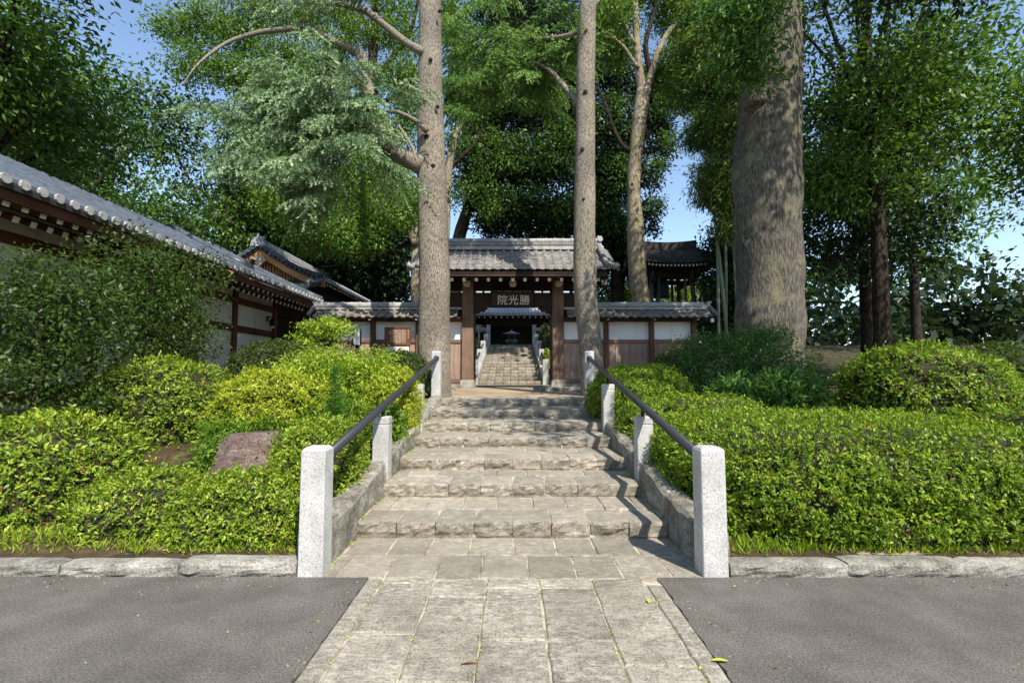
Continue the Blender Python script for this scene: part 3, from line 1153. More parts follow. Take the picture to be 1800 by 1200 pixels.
NROW, PIT = 8, .25
gt = pantile('tile', PIT, RL / NROW + .06, .02, M['tile'])
disc = MB().tube([(0, -.014, 0), (0, .02, 0)], .042, 12).mesh('eave_disc', M['tile'])
ncol = 22
for c in range(ncol):
    X = (c - (ncol - 1) / 2) * PIT
    for r in range(NROW):
        d = r * RL / NROW
        put('tile', gt, roof, (X + random.uniform(-.004, .004), E_Y + d * math.cos(ANG), E_Z + d * math.sin(ANG) + .012 + random.uniform(-.003, .003)), (ANG - math.radians(2.0), random.uniform(-.01, .01), 0))
    put('eave_disc', disc, roof, (X + PIT * .35, E_Y - .005, E_Z + .035))
# ridge: stacked bands, a patterned course, and a row of round cap tiles
yb = R_Y - .17
ridge = MB().box(-2.64, 2.64, yb, R_Y + .17, R_Z - .02, R_Z + .075, .008).build('ridge_band', M['ridge_tile'], roof)
MB().box(-2.62, 2.62, yb + .03, R_Y + .14, R_Z + .078, R_Z + .145).build('ridge_course', M['tile'], roof)
MB().box(-2.64, 2.64, yb + .01, R_Y + .16, R_Z + .148, R_Z + .18, .006).build('ridge_band', M['ridge_tile'], roof)
MB().box(-2.62, 2.62, yb + .04, R_Y + .13, R_Z + .183, R_Z + .235).build('ridge_course', M['tile'], roof)
mb = MB()
for z, n_ in ((R_Z + .10, 56), (R_Z + .205, 56)):
    for k in range(n_):
        X = -2.58 + k * 5.16 / (n_ - 1)
        mb.tube([(X - .036, yb + .033, z - .014), (X, yb + .008, z + .018), (X + .036, yb + .033, z - .014)], .013, 5)
o = mb.build('ridge_scallop', M['ridge_tile'], roof)
o['kind'] = 'stuff'
cap = MB()
for i in range(1):
    cap.tube([(-.13, 0, 0), (.115, 0, 0)], .105, 14)
    cap.tube([(.10, 0, 0), (.137, 0, 0)], .122, 14)
capm = cap.mesh('ridge_cap_tile', M['ridge_tile'], False)
for k in range(20):
    put('ridge_cap_tile', capm, roof, (-2.51 + k * .264, R_Y, R_Z + .275 + random.uniform(-.003, .003)), (0, 0, 0), (1, 1.25, .85))
for s in (-1, 1):
    # ridge-end ornament
    mb = MB()
    mb.prism([(s * 2.64, R_Z - .02), (s * 2.80, R_Z - .02), (s * 2.83, R_Z + .06), (s * 2.76, R_Z + .14), (s * 2.74, R_Z + .28), (s * 2.78, R_Z + .40), (s * 2.64, R_Z + .42)], yb + .02, R_Y + .15)
    mb.build('ridge_end_tile', M['ridge_tile'], roof)
    MB().tube([(s * 2.72, yb - .03, R_Z + .3), (s * 2.72, yb + .06, R_Z + .3)], .075, 12).build('ridge_end_disc', M['ridge_tile'], roof)
    # verge rolls down the gable edge, flaring at the eave
    for k, (dx, r) in enumerate(((2.68, .07), (2.78, .055), (2.86, .045))):
        pts = []
        for i in range(9):
            t = i / 8
            yy = R_Y - .12 - t * (R_Y - E_Y - .12 - .04 * k)
            zz = R_Z + .06 - .05 * k - (R_Z - E_Z - .02) * t + .05 * max(0, t - .7) ** 1.5 * 2
            pts.append((s * (dx + .06 * t * k), yy, zz))
        MB().tube(pts, r, 10).build('verge_roll', M['tile'], roof, True)
    for k in range(7):
        t = .08 + k * .14
        yy, zz = R_Y - .12 - t * 1.4, R_Z - .03 - t * .88
        MB().tube([(s * 2.72, yy, zz + .05), (s * 2.93, yy - .03, zz - .03)], .045, 8).build('verge_tile', M['tile'], roof, True)
    MB().tube([(s * 2.82, E_Y + .10, E_Z + .06), (s * 2.90, E_Y + .03, E_Z + .09), (s * 2.96, E_Y - .02, E_Z + .14)], [.06, .065, .075], 12).build('corner_tile', M['ridge_tile'], roof, True)
    # barge board and the gable infill
    x0, x1 = sorted((s * 2.55, s * 2.60))
    MB().prism([(E_Y + .08, E_Z - .13), (R_Y, R_Z - .13), (16.62, E_Z + .03), (16.62, E_Z - .17), (R_Y, R_Z - .36), (E_Y + .08, E_Z - .33)], x0, x1, 'yz').build('barge_board', M['dark_wood'], roof)
    MB().box(*sorted((s * 2.6, s * 2.75)), 14.3, 14.42, E_Z - .32, E_Z - .2).build('beam_end', M['pale_wood'], roof)
    x0, x1 = sorted((s * 2.0, s * 2.06))
    MB().prism([(14.3, 4.4), (R_Y, 5.2), (16.6, 4.4)], x0, x1, 'yz').build('gable_wall', M['dark_wood'], gate)

# ------------------------------------------------------------------ name board over the gateway
board = thing('name_board', 'dark wooden name board with three pale carved characters hanging over the gateway', 'sign', (0, 14.70, 3.56))
SX0, SX1 = at(862, 530, 14.7).x, at(940, 530, 14.7).x
BZ0, BZ1 = at(900, 540.5, 14.7).z, at(900, 512.5, 14.7).z
tilt = math.radians(7)


def btf(p):                                   # lean the top of the board forwards
    d = p.z - BZ0
    return Vector((p.x, p.y - d * math.tan(tilt), p.z))


MB().box(SX0 + .04, SX1 - .04, 14.72, 14.76, BZ0 + .03, BZ1 - .03, tf=btf).build('board', M['sign_wood'], board)
for a in ((SX0, SX1, BZ0, BZ0 + .04), (SX0, SX1, BZ1 - .04, BZ1), (SX0, SX0 + .045, BZ0 + .04, BZ1 - .04), (SX1 - .045, SX1, BZ0 + .04, BZ1 - .04)):
    MB().box(a[0], a[1], 14.70, 14.765, a[2], a[3], tf=btf).build('frame', M['dark_wood'], board)
for X in (SX0 + .2, SX1 - .2):
    MB().box(X - .02, X + .02, 14.66, 14.86, BZ1 - .01, BZ1 + .04).build('hanger', M['black'], board)
for ch, xc in (('\u9662', 883.5), ('\u5149', 902.5), ('\u52dd', 922.5)):
    cu = bpy.data.curves.new('carved_character', 'FONT')
    cu.body = ch
    cu.size = .315
    cu.extrude = .006
    cu.align_x, cu.align_y = 'CENTER', 'CENTER'
    tmp = bpy.data.objects.new('carved_character', cu)
    COL.objects.link(tmp)
    bpy.context.view_layer.update()
    me = bpy.data.meshes.new_from_object(tmp.evaluated_get(bpy.context.evaluated_depsgraph_get()))
    bpy.data.objects.remove(tmp)
    me.materials.clear()
    me.materials.append(M['letter'])
    zs = [v.co.z for v in me.vertices]
    cx_ = (min(v.co.x for v in me.vertices) + max(v.co.x for v in me.vertices)) / 2
    cy_ = (min(v.co.y for v in me.vertices) + max(v.co.y for v in me.vertices)) / 2
    for v in me.vertices:
        v.co.x -= cx_
        v.co.y -= cy_
    p = at(xc, 527, 14.7)
    zc = p.z
    put('carved_character', me, board, (p.x, 14.713 - (zc - BZ0) * math.tan(tilt), zc), (PI / 2 + tilt, 0, 0))

# ------------------------------------------------------------------ roofed boundary walls
WPIT = .236
wtile = pantile('tile', WPIT, .36, .028, M['wall_tile'], amp=1.15)
WA = math.atan2(.30, .50)
wdisc = MB().tube([(0, -.015, 0), (0, .02, 0)], .04, 10).mesh('eave_disc', M['wall_tile'])


def ridge_cap_mesh(l):
    return MB().tube([(-l / 2, 0, 0), (l / 2 - .02, 0, 0)], .075, 12).tube([(l / 2 - .035, 0, 0), (l / 2, 0, 0)], .088, 12).mesh('ridge_cap_tile', M['ridge_tile'])


wcap = ridge_cap_mesh(.26)
plank_me = [MB().box(-.5, .5, -.012, .012, 0, 1, .004).mesh('plank', M['plank']) for _ in range(1)]


def boundary_wall(x0, x1, posts, label, outer):
    """x0 < x1; outer = the end away from the gate"""
    w_ = thing('boundary_wall', label, 'wall', ((x0 + x1) / 2, GY, GZ), 'tile-roofed walls beside the gate')
    MB().box(x0, x1, 14.92, 15.2, 1.0, 1.24, .01).build('stone_base', M['kerb'], w_)
    MB().box(x0, x1, 14.90, 15.1, 1.243, 1.36, .008).build('sill', M['rail_wood'], w_)
    MB().box(x0, x1, 14.98, 15.10, 1.362, 3.10).build('plaster', M['plaster'], w_)
    MB().box(x0, x1, 14.91, 14.978, 2.455, 2.56, .006).build('middle_rail', M['rail_wood'], w_)
    MB().box(x0, x1, 14.90, 15.1, 3.102, 3.20, .008).build('wall_plate', M['post_wood'], w_)
    allp = sorted(posts)
    for p in allp:
        b = MB().box(p - .075, p + .075, 14.87, 15.03, 1.24, 3.14, .008).build('post', M['post_wood'], w_)
        MB().tube([(p, 14.55, 3.155), (p, 14.95, 3.155)], .045, 10).build('purlin', M['post_wood'], w_)
        MB().tube([(p, 14.54, 3.155), (p, 14.549, 3.155)], .047, 10).build('purlin_cap', M['pale_wood'], w_)
    bounds = [x0] + [q for p in allp for q in (p - .075, p + .075)] + [x1]
    for a, b in zip(bounds[0::2], bounds[1::2]):
        if b - a < .1:
            continue
        n = max(1, round((b - a) / .2))
        for k in range(n):
            wk = (b - a) / n
            put('plank', plank_me[0], w_, (a + wk * (k + .5), 14.955 + random.uniform(-.004, .004), 1.361), (0, 0, 0), (wk - .007, 1, 1.093))
    # roof
    ey, ez = 14.50, 3.215
    rz = ez + .30
    xa, xb = x0 - (.42 if outer < 0 else 0), x1 + (.42 if outer > 0 else 0)
    rf = MB().prism([(ey + .03, ez - .035), (15.0, rz - .04), (15.6, ez - .035), (15.6, ez - .07), (15.0, rz - .085), (ey + .03, ez - .07)], xa, xb, 'yz').build('roof', M['dark_wood'], w_)
    n = int((xb - xa) / WPIT)
    for c in range(n):
        X = xa + WPIT * (c + .5) + (xb - xa - n * WPIT) / 2
        for r in range(2):
            put('tile', wtile, rf, (X + random.uniform(-.006, .006), ey + r * .28 * math.cos(WA) + random.uniform(-.008, .008), ez + r * .28 * math.sin(WA) + random.uniform(-.004, .006)),
                (WA - math.radians(3), random.uniform(-.025, .025), random.uniform(-.03, .03)))
        put('eave_disc', wdisc, rf, (X + WPIT * .35, ey - .005, ez + .03))
    MB().box(xa, xb, 14.87, 15.13, rz - .05, rz + .02, .008).build('ridge_band', M['ridge_tile'], rf)
    MB().box(xa + .05 * (outer < 0), xb - .05 * (outer > 0), 14.89, 15.11, rz + .023, rz + .052, .006).build('ridge_band', M['wall_tile'], rf)
    MB().box(xa + .07 * (outer < 0), xb - .07 * (outer > 0), 14.88, 15.12, rz + .055, rz + .085, .006).build('ridge_band', M['ridge_tile'], rf)
    k = 0
    X = xa + .2
    while X < xb - .12:
        put('ridge_cap_tile', wcap, rf, (X, 15.0, rz + .115 + random.uniform(-.003, .004)))
        X += .262
    xe = xb if outer > 0 else xa
    s = outer
    MB().prism([(xe - s * .1, rz - .05), (xe + s * .02, rz - .05), (xe + s * .04, rz + .05), (xe, rz + .1), (xe + s * .06, rz + .2), (xe - s * .06, rz + .2)], 14.86, 15.14).build('ridge_end_tile', M['ridge_tile'], rf)
    MB().tube([(xe - s * .02, 14.85, rz + .03), (xe + s * .02, 14.48, ez + .04)], [.055, .06], 10).build('verge_roll', M['wall_tile'], rf, True)
    MB().box(*sorted((xe - s * .12, xe - s * .04)), 14.52, 14.60, ez - .17, ez - .06).build('beam_end', M['white_paint'], rf)
    return w_


boundary_wall(1.545, 5.55, [2.82, 4.19, 5.55 - .075], 'white plaster and plank wall with tiled roof beside the bamboo and the thinner cedar', 1)
boundary_wall(-5.60, -1.545, [-4.235, -2.86, -5.60 + .075], 'white plaster and plank wall with tiled roof behind the carved notice board', -1)

# notice board in front of the wall
nb = thing('notice_board', 'brown wooden notice board with columns of faded writing before the white wall', 'notice board', (at(699, 600, 14.6).x, 14.6, 1.1))
a0, a1 = at(677.5, 577, 14.6), at(720.5, 604, 14.6)
MB().box(a0.x, a1.x, 14.58, 14.62, a1.z, a0.z, .006).build('panel', M['board_wood'], nb)
for q in ((a0.x - .02, a1.x + .02, a0.z, a0.z + .035), (a0.x - .02, a1.x + .02, a1.z - .035, a1.z), (a0.x - .02, a0.x, a1.z, a0.z), (a1.x, a1.x + .02, a1.z, a0.z)):
    MB().box(q[0], q[1], 14.565, 14.63, q[2], q[3]).build('frame', M['board_wood'], nb)
rr = random.Random(5)
mb = MB()
ncol_ = 13
for c in range(ncol_):
    X = a0.x + .13 + c * (a1.x - a0.x - .23) / (ncol_ - 1)
    if c == ncol_ - 1:
        X = a1.x - .05
    top = a0.z - (.04 if c not in (0, 10) else (.08, .04)[c == 10])
    bot = a1.z + (.03 if c not in (0, 4, ncol_ - 1) else (.26, .04, .16)[(0, 4, ncol_ - 1).index(c)])
    z = top
    while z > bot:
        h = rr.uniform(.014, .024)
        for q in range(3):
            mb.box(X - .013 + rr.uniform(0, .004), X + .013 - rr.uniform(0, .004), 14.5765, 14.579, z - h * (q + 1) / 3 + .003, z - h * q / 3)
        z -= h + .006
o = mb.build('writing', M['ink'], nb)
o['kind'] = 'stuff'
b0, b1 = at(679, 609, 14.6), at(719, 620, 14.6)
MB().box(b0.x, b1.x, 14.58, 14.61, b1.z, b0.z, .004).build('lower_panel', M['dimplaster'], nb)
for X in (a0.x + .02, a1.x - .06):
    MB().box(X, X + .05, 14.622, 14.68, gz(X, 14.6) - .2, a0.z).build('leg', M['board_wood'], nb)

# narrow white sign with dark frame
ps = thing('signpost', 'narrow white sign with a black frame standing among the shrubs before the white wall', 'sign', (at(627, 600, 12.6).x, 12.6, 1.0))
c0, c1 = at(622.5, 580, 12.6), at(633, 606, 12.6)
MB().box(c0.x, c1.x, 12.58, 12.61, c1.z, c0.z).build('face', M['white_paint'], ps)
for q in ((c0.x - .035, c0.x, c1.z - .02, c0.z + .02), (c1.x, c1.x + .012, c1.z - .02, c0.z + .02), (c0.x, c1.x, c0.z, c0.z + .02), (c0.x, c1.x, c1.z - .02, c1.z)):
    MB().box(q[0], q[1], 12.56, 12.66, q[2], q[3]).build('frame', M['black'], ps)
for k in range(9):
    z = c0.z - .06 - k * .035
    MB().box((c0.x + c1.x) / 2 - .01, (c0.x + c1.x) / 2 + .014, 12.577, 12.579, z - .022, z).build('writing', M['grey_ink'], ps)
MB().box(c0.x + .03, c1.x - .03, 12.612, 12.65, .95, c1.z).build('post', M['black'], ps)


# ================================================================== LEFT TEMPLE BUILDING (low tiled eave running back)
off = thing('temple_office', 'low temple building with dark tiled eave, red-brown rafters and white walls left of the shrubs', 'building', (-10.5, 12, 1.0))
EX, EZ, Y0, Y1 = -7.0, 4.16, 5.0, 18.0


def roofA(u, v):                                # u along the ridge, v from eave up
    x = EX - 4.0 * v
    return (x, Y0 + (Y1 - Y0) * u, EZ + 1.75 * v + .22 * v * v)


rfA = MB().sheet(roofA, 24, 8, .1).build('roof', M['dark_tile'], off)
mb = MB().sheet(lambda u, v: (EX - 8.0 + 4.0 * v, Y0 + (Y1 - Y0) * u, EZ + 1.75 * v + .22 * v * v), 4, 4, .1)
mb.build('roof', M['dark_tile'], off)
mb = MB()
nA = 48
for c in range(nA + 1):
    u = c / nA
    mb.tube([Vector(roofA(u, k / 8)) + Vector((0, 0, .03)) for k in range(9)], .062, 6)
for c in range(nA):                           # tile courses between the rolls
    for r in range(1, 15):
        a, b = Vector(roofA(c / nA + .004, r / 15)), Vector(roofA((c + 1) / nA - .004, r / 15))
        mb.add([a + Vector((0, 0, .005)), b + Vector((0, 0, .005)), b + Vector((-.1, 0, .05)), a + Vector((-.1, 0, .05)), a + Vector((.02, 0, .035)), b + Vector((.02, 0, .035))], [(4, 5, 2, 3), (0, 1, 5, 4)])
o = mb.build('roof_tile', M['blue_tile'], rfA)
o['kind'] = 'stuff'
dA = MB().tube([(-.02, 0, 0), (.02, 0, 0)], .075, 10).mesh('eave_disc', M['ridge_tile'])
for c in range(nA + 1):
    put('eave_disc', dA, rfA, (EX + .02, Y0 + (Y1 - Y0) * c / nA, EZ + .02))
MB().box(EX - .12, EX - .06, Y0, Y1, EZ - .25, EZ - .10).build('eave_board', M['red_wood'], off)
rA = MB().box(-1.25, 0, -.045, .045, -.09, 0).mesh('rafter', M['red_wood'])
rAc = MB().box(.001, .012, -.047, .047, -.092, .002).mesh('rafter_end', M['white_paint'])
slope = math.radians(20)
for k in range(46):
    Y = Y0 + .2 + k * .28
    for dx, dz in ((.20, .20), (.62, .26)):
        put('rafter', rA, off, (EX - dx, Y, EZ - dz), (0, slope, 0))
        put('rafter_end', rAc, off, (EX - dx, Y, EZ - dz), (0, slope, 0))
WX = -8.3
MB().box(WX - .12, WX, Y0 + .3, 17.05, .9, 4.3).build('wall', M['dimplaster'], off)
for z, h in ((1.0, .3), (2.78, .2), (3.62, .2), (4.2, .18)):
    MB().box(WX + .002, WX + .06, Y0 + .3, 17.02, z, z + h, .006).build('beam', M['red_wood'], off)
for Y in (17.05, 14.6, 12.15, 9.7, 7.25):
    MB().box(WX - .06, WX + .09, Y - .09, Y + .09, .9, 4.4, .008).build('post', M['red_wood'], off)
MB().box(-12.6, WX - .0, 17.0, 17.1, .9, 4.3).build('wall', M['dimplaster'], off)
# end ornament and rolled ridge along the far gable edge
MB().tube([Vector(roofA(1, k / 8)) + Vector((0, -.05, .10)) for k in range(9)], .10, 8).build('verge_roll', M['blue_tile'], rfA, True)
MB().tube([Vector(roofA(.82, k / 8)) + Vector((0, 0, .12)) for k in range(3, 9)], .11, 8).build('ridge_roll', M['blue_tile'], rfA, True)
q = Vector(roofA(.82, 3 / 8))
MB().prism([(q.x - .05, q.z + .02), (q.x + .16, q.z + .02), (q.x + .12, q.z + .22), (q.x + .2, q.z + .34), (q.x - .05, q.z + .30)], q.y - .12, q.y + .12).build('ridge_end_tile', M['dark_tile'], rfA)
# wall lamp
lp = thing('wall_lamp', 'black bracket lamp on the white wall under the dark tiled eave', 'lamp', (WX + .1, 16.5, 3.2))
MB().tube([(WX + .062, 16.5, 3.38), (WX + .16, 16.5, 3.45), (WX + .24, 16.5, 3.40)], .02, 8).build('bracket', M['black'], lp, True)
MB().box(WX + .061, WX + .08, 16.43, 16.57, 3.28, 3.46, .006).build('wall_plate', M['black'], lp)
sh = MB().lathe([(.05, 0), (.09, .03), (.10, .2), (.11, .21), (.03, .29)], (WX + .24, 16.5, 3.1), 12).build('lamp_shade', M['black'], lp)
MB().lathe([(.075, .0), (.075, .15)], (WX + .24, 16.5, 3.06), 10).build('lamp_glass', M['lantern_glass'], sh)
# dark board fence joining the building and the white wall
fe = thing('board_fence', 'dark weathered board fence between the white-walled building and the plaster wall', 'fence', (-7.0, 16.4, 1.0))
pm = MB().box(-.095, .095, -.012, .012, 0, 1.45, .004).mesh('plank', M['grey_wood'])
for k in range(12):
    put('plank', pm, fe, (-8.1 + k * .2, 16.4 + random.uniform(-.004, .004), 1.05))
MB().box(-8.25, -5.75, 16.33, 16.38, 2.3, 2.42, .006).build('fence_rail', M['grey_wood'], fe)
MB().box(-8.25, -5.75, 16.30, 16.5, 2.51, 2.57, .006).build('fence_cap', M['grey_wood'], fe)

# ------------------------------------------------------------------ the higher gabled hall behind it
hb = thing('gabled_hall', 'taller temple hall with latticed gable and curved blue-grey roof behind the low building', 'building', (-10.95, 24, 2.0))
BX, BZ, BW, BH = -10.95, 7.05, 2.85, 1.5
BY0, BY1 = 21.0, 29.0


def roofB(u, v, s):                             # v 0 at ridge
    t = v
    return (BX + s * BW * t, BY0 + (BY1 - BY0) * u, BZ - BH * (t * 1.35 - .35 * t * t) + .22 * max(0, t - .75) * 2)


for s in (-1, 1):
    r = MB().sheet(lambda u, v, s=s: roofB(u, v, s), 10, 10, .12).build('roof', M['blue_tile'], hb)
    mb = MB()
    for c in range(30):
        mb.tube([Vector(roofB(c / 29, k / 8, s)) + Vector((0, 0, .03)) for k in range(9)], .06, 6)
    o = mb.build('roof_tile', M['silver_tile'] if s > 0 else M['blue_tile'], r)
    o['kind'] = 'stuff'
    for k, (dy, rad) in enumerate(((-.02, .10), (.28, .09))):
        MB().tube([Vector(roofB(0, k2 / 10, s)) + Vector((0, dy, .08)) for k2 in range(11)], rad, 8).build('verge_roll', M['blue_tile'], r, True)
    vt = MB().tube([(0, -.16, -.03), (0, .1, .0)], .055, 8).mesh('verge_tile', M['blue_tile'])
    for k in range(15):
        put('verge_tile', vt, r, Vector(roofB(0, .06 + k * .065, s)) + Vector((0, 0, .02)))
    # barge board under the verge
    pts = [roofB(0, k / 10, s) for k in range(11)]
    poly = [(p[0], p[2] - .13) for p in pts] + [(p[0], p[2] - .40) for p in reversed(pts)]
    MB().prism(poly, BY0 + .06, BY0 + .14).build('barge_board', M['tan_wood'], hb)
    e = Vector(roofB(0, 1, s))
    MB().lathe([(.02, 0), (.12, .04), (.09, .16), (.04, .3)], e + Vector((-.08 * s, .05, .06)), 8).build('corner_tile', M['blue_tile'], r)
    mb = MB()
    rb = MB().box(-.5, 0, -.035, .035, -.08, 0).mesh('rafter', M['dark_wood'])
    rc = MB().box(.001, .012, -.037, .037, -.082, .002).mesh('rafter_end', M['white_paint'])
    for k in range(26):
        p = Vector(roofB(k / 25, 1, s))
        put('rafter', rb, hb, p + Vector((-s * .1, 0, -.16)), (0, 0, 0 if s > 0 else PI))
        put('rafter_end', rc, hb, p + Vector((-s * .1, 0, -.16)), (0, 0, 0 if s > 0 else PI))
MB().box(BX - .16, BX + .16, BY0 - .02, BY1, BZ + .02, BZ + .32, .03).build('ridge', M['silver_tile'], hb)
MB().prism([(BX - .34, BZ - .02), (BX + .34, BZ - .02), (BX + .26, BZ + .25), (BX + .3, BZ + .42), (BX + .1, BZ + .36), (BX, BZ + .56), (BX - .1, BZ + .36), (BX - .3, BZ + .42), (BX - .26, BZ + .25)], BY0 - .12, BY0 - .03).build('ridge_end_tile', M['silver_tile'], hb)
MB().prism([(BX - 2.2, 5.55), (BX + 2.2, 5.55), (BX, BZ - .1)], BY0 + .58, BY0 + .66).build('gable_wall', M['dark_wood'], hb)
sl = MB().box(-.035, .035, 0, .04, 0, 1).mesh('lattice_slat', M['tan_wood'])
for k in range(33):
    x = -2.0 + k * .125
    h = (BZ - .35 - 5.7) * (1 - abs(x) / 2.2)
    if h > .1:
        put('lattice_slat', sl, hb, (BX + x, BY0 + .53, 5.6), scale=(1, 1, h))
MB().box(BX - 2.2, BX + 2.2, BY0 + .50, BY0 + .56, 5.42, 5.6).build('beam', M['tan_wood'], hb)
MB().prism([(BX - .18, BZ - .42), (BX - .3, BZ - .62), (BX - .12, BZ - .78), (BX, BZ - .95), (BX + .12, BZ - .78), (BX + .3, BZ - .62), (BX + .18, BZ - .42)], BY0 + .03, BY0 + .058).build('gable_pendant', M['pale_wood'], hb)
MB().box(BX - 2.1, BX + 2.1, BY0 + .7, BY1 - .3, 1.5, 5.6).build('wall', M['dark_wood'], hb)


def skirt(u, v):
    return (-14.0 + 5.75 * u, 19.7 + 1.75 * v, 4.98 + .62 * v + .10 * max(0, u - .8) * 5 * (1 - v))


sk = MB().sheet(skirt, 12, 4, .12).build('roof', M['dark_tile'], hb)
mb = MB()
for c in range(24):
    mb.tube([Vector(skirt(c / 23, k / 4)) + Vector((0, 0, .02)) for k in range(5)], .055, 6)
o = mb.build('roof_tile', M['blue_tile'], sk)
o['kind'] = 'stuff'
MB().tube([Vector(skirt(1, k / 4)) + Vector((0, 0, .12)) for k in range(5)], .13, 10).build('ridge_roll', M['blue_tile'], sk, True)
for k in range(20):
    X = -13.5 + k * .27
    p = Vector((X, 19.85, 4.84))
    put('rafter', MB().box(-.035, .035, 0, 1.0, -.07, 0).mesh('rafter', M['dark_wood']) if k == 0 else bpy.data.meshes['skirt_rafter'], hb, p)
    if k == 0:
        hb.children[-1].data.name = 'skirt_rafter'
        rc2 = MB().box(-.037, .037, -.012, -.001, -.072, .002).mesh('rafter_end', M['white_paint'])
    put('rafter_end', rc2, hb, p)

# ================================================================== MAIN HALL seen through the gate
mh = thing('main_hall', 'dark main hall with grey tiled roof seen through the open gate above the upper stairs', 'building', (0, 40, 3.35))
HY, HZ = 36.6, 6.08


def roofH(u, v):
    return (-4.2 + 8.4 * u, HY + 6.5 * v, HZ + 3.0 * v + 1.0 * v * v)


rh = MB().sheet(roofH, 6, 8, .14).build('roof', M['silver_tile'], mh)
mb = MB()
for c in range(35):
    mb.tube([Vector(roofH(c / 34, k / 6)) + Vector((0, 0, .03)) for k in range(7)], .075, 6)
o = mb.build('roof_tile', M['silver_tile'], rh)
o['kind'] = 'stuff'
MB().box(-4.2, 4.2, HY + 6.3, HY + 6.9, HZ + 3.9, HZ + 4.4, .05).build('ridge', M['ridge_tile'], mh)
MB().box(-4.1, 4.1, HY + .3, HY + .4, HZ - .30, HZ - .15).build('eave_board', M['dark_wood'], mh)
rm = MB().box(-.05, .05, 0, 1.9, -.1, 0).mesh('rafter', M['dark_wood'])
rmc = MB().box(-.055, .055, -.014, -.001, -.105, .005).mesh('rafter_end', M['white_paint'])
for k in range(19):
    X = -3.8 + k * .423
    put('rafter', rm, mh, (X, HY + .2, HZ - .19))
    put('rafter_end', rmc, mh, (X, HY + .2, HZ - .19))
MB().box(-4.4, 4.4, 39.0, 39.2, 3.3, 6.3).build('wall', M['dark_wood'], mh)
for X in (-4.2, -2.0, 2.0, 4.2):
    MB().box(X - .16, X + .16, 38.6, 38.92, 3.3, 6.2, .02).build('pillar', M['dark_wood'], mh)
MB().box(-4.4, 4.4, 38.55, 38.95, 5.55, 5.85, .02).build('beam', M['dark_wood'], mh)
MB().box(-2.2, 2.2, 37.4, 37.7, 5.2, 5.75, .02).build('beam', M['dark_wood'], mh)
for X in (-1.5, -.5, .5, 1.5):
    MB().box(X - .47, X + .47, 38.94, 38.99, 3.5, 5.4, .01).build('door', M['dark_wood'], mh)
for s in (-1, 1):
    x0, x1 = sorted((s * 2.2, s * 4.4))
    MB().box(x0, x1, 38.93, 38.98, 4.9, 5.5).build('wall_panel', M['dimplaster'], mh)
    x0, x1 = sorted((s * 2.2, s * 4.4))
    MB().box(x0, x1, 38.93, 38.98, 3.4, 4.75).build('shutter', M['dark_wood'], mh)
MB().box(-5, 5, 38.3, 45, 3.2, 3.5).build('platform', M['greyrock'], mh)
MB().box(-2.75, -2.45, 37.2, 37.5, 5.0, 5.35, .03).build('lantern', M['lantern_glass'], mh)
rp = thing('festival_drum', 'round red and white object beyond the right stair rail in front of the main hall', 'drum', (at(957, 580, 36).x, 36, 4.3))
c = at(957, 581, 36)
MB().tube([(c.x, 35.9, c.z), (c.x, 36.2, c.z)], .42, 20).build('drum_head', M['red_paint'], rp)
MB().tube([(c.x, 35.87, c.z), (c.x, 35.9, c.z)], .33, 20).build('drum_skin', M['white_paint'], rp)
MB().box(c.x - .3, c.x + .3, 35.95, 36.15, 3.3, c.z - .3).build('stand', M['red_wood'], rp)
# incense burner
ib = thing('incense_burner', 'green bronze incense burner with a wide roof at the top of the upper stairs', 'incense burner', (at(899, 600, 32).x, 32.0, 3.35))
X = ib.location.x
MB().lathe([(.34, 0), (.36, .12), (.22, .2), (.16, .32), (.24, .42)], (X, 32, 3.35), 20).build('stand', M['bronze'], ib, True)
MB().lathe([(.22, 0), (.40, .10), (.47, .24), (.45, .36), (.36, .44), (.40, .50), (.34, .50)], (X, 32, 3.72), 24).build('bowl', M['bronze'], ib, True)
for a in range(4):
    t = PI / 4 + a * PI / 2
    MB().tube([(X + .3 * math.cos(t), 32 + .3 * math.sin(t), 4.15), (X + .3 * math.cos(t), 32 + .3 * math.sin(t), 4.92)], .03, 8).build('support', M['bronze'], ib)
rr_ = MB().lathe([(.64, 4.90), (.66, 4.93), (.48, 5.0), (.2, 5.12), (.05, 5.18)], (X, 32, 0), 24).build('roof', M['bronze_roof'], ib, True)
MB().lathe([(.03, 5.17), (.08, 5.24), (.07, 5.3), (.02, 5.38)], (X, 32, 0), 12).build('finial', M['bronze_roof'], rr_, True)

ib.scale = (.86, .86, .54)

# ================================================================== BELL TOWER
bt = thing('bell_tower', 'dark open bell tower with tiled roof rising behind the tiled wall on the bamboo side', 'bell tower', (8.0, 25.5, 2.2))
TX, TY, TZ = 7.95, 25.5, 6.98
HWX, HWY, RWX = 2.15, 1.95, 1.55
RZ = 8.08


def lift(u):
    return .28 * abs(2 * u - 1) ** 3


def roofT_front(u, v, s=-1):
    hw = HWX + (RWX - HWX) * v
    return (TX + hw * (2 * u - 1), TY + s * HWY * (1 - v), TZ + lift(u) * (1 - v) + (RZ - TZ) * (v * .75 + .25 * v * v))


def roofT_side(u, v, s):
    hy = HWY * (1 - v)
    return (TX + s * (HWX + (RWX - HWX) * v), TY + hy * (2 * u - 1), TZ + lift(u) * (1 - v) + (RZ - TZ) * (v * .75 + .25 * v * v))


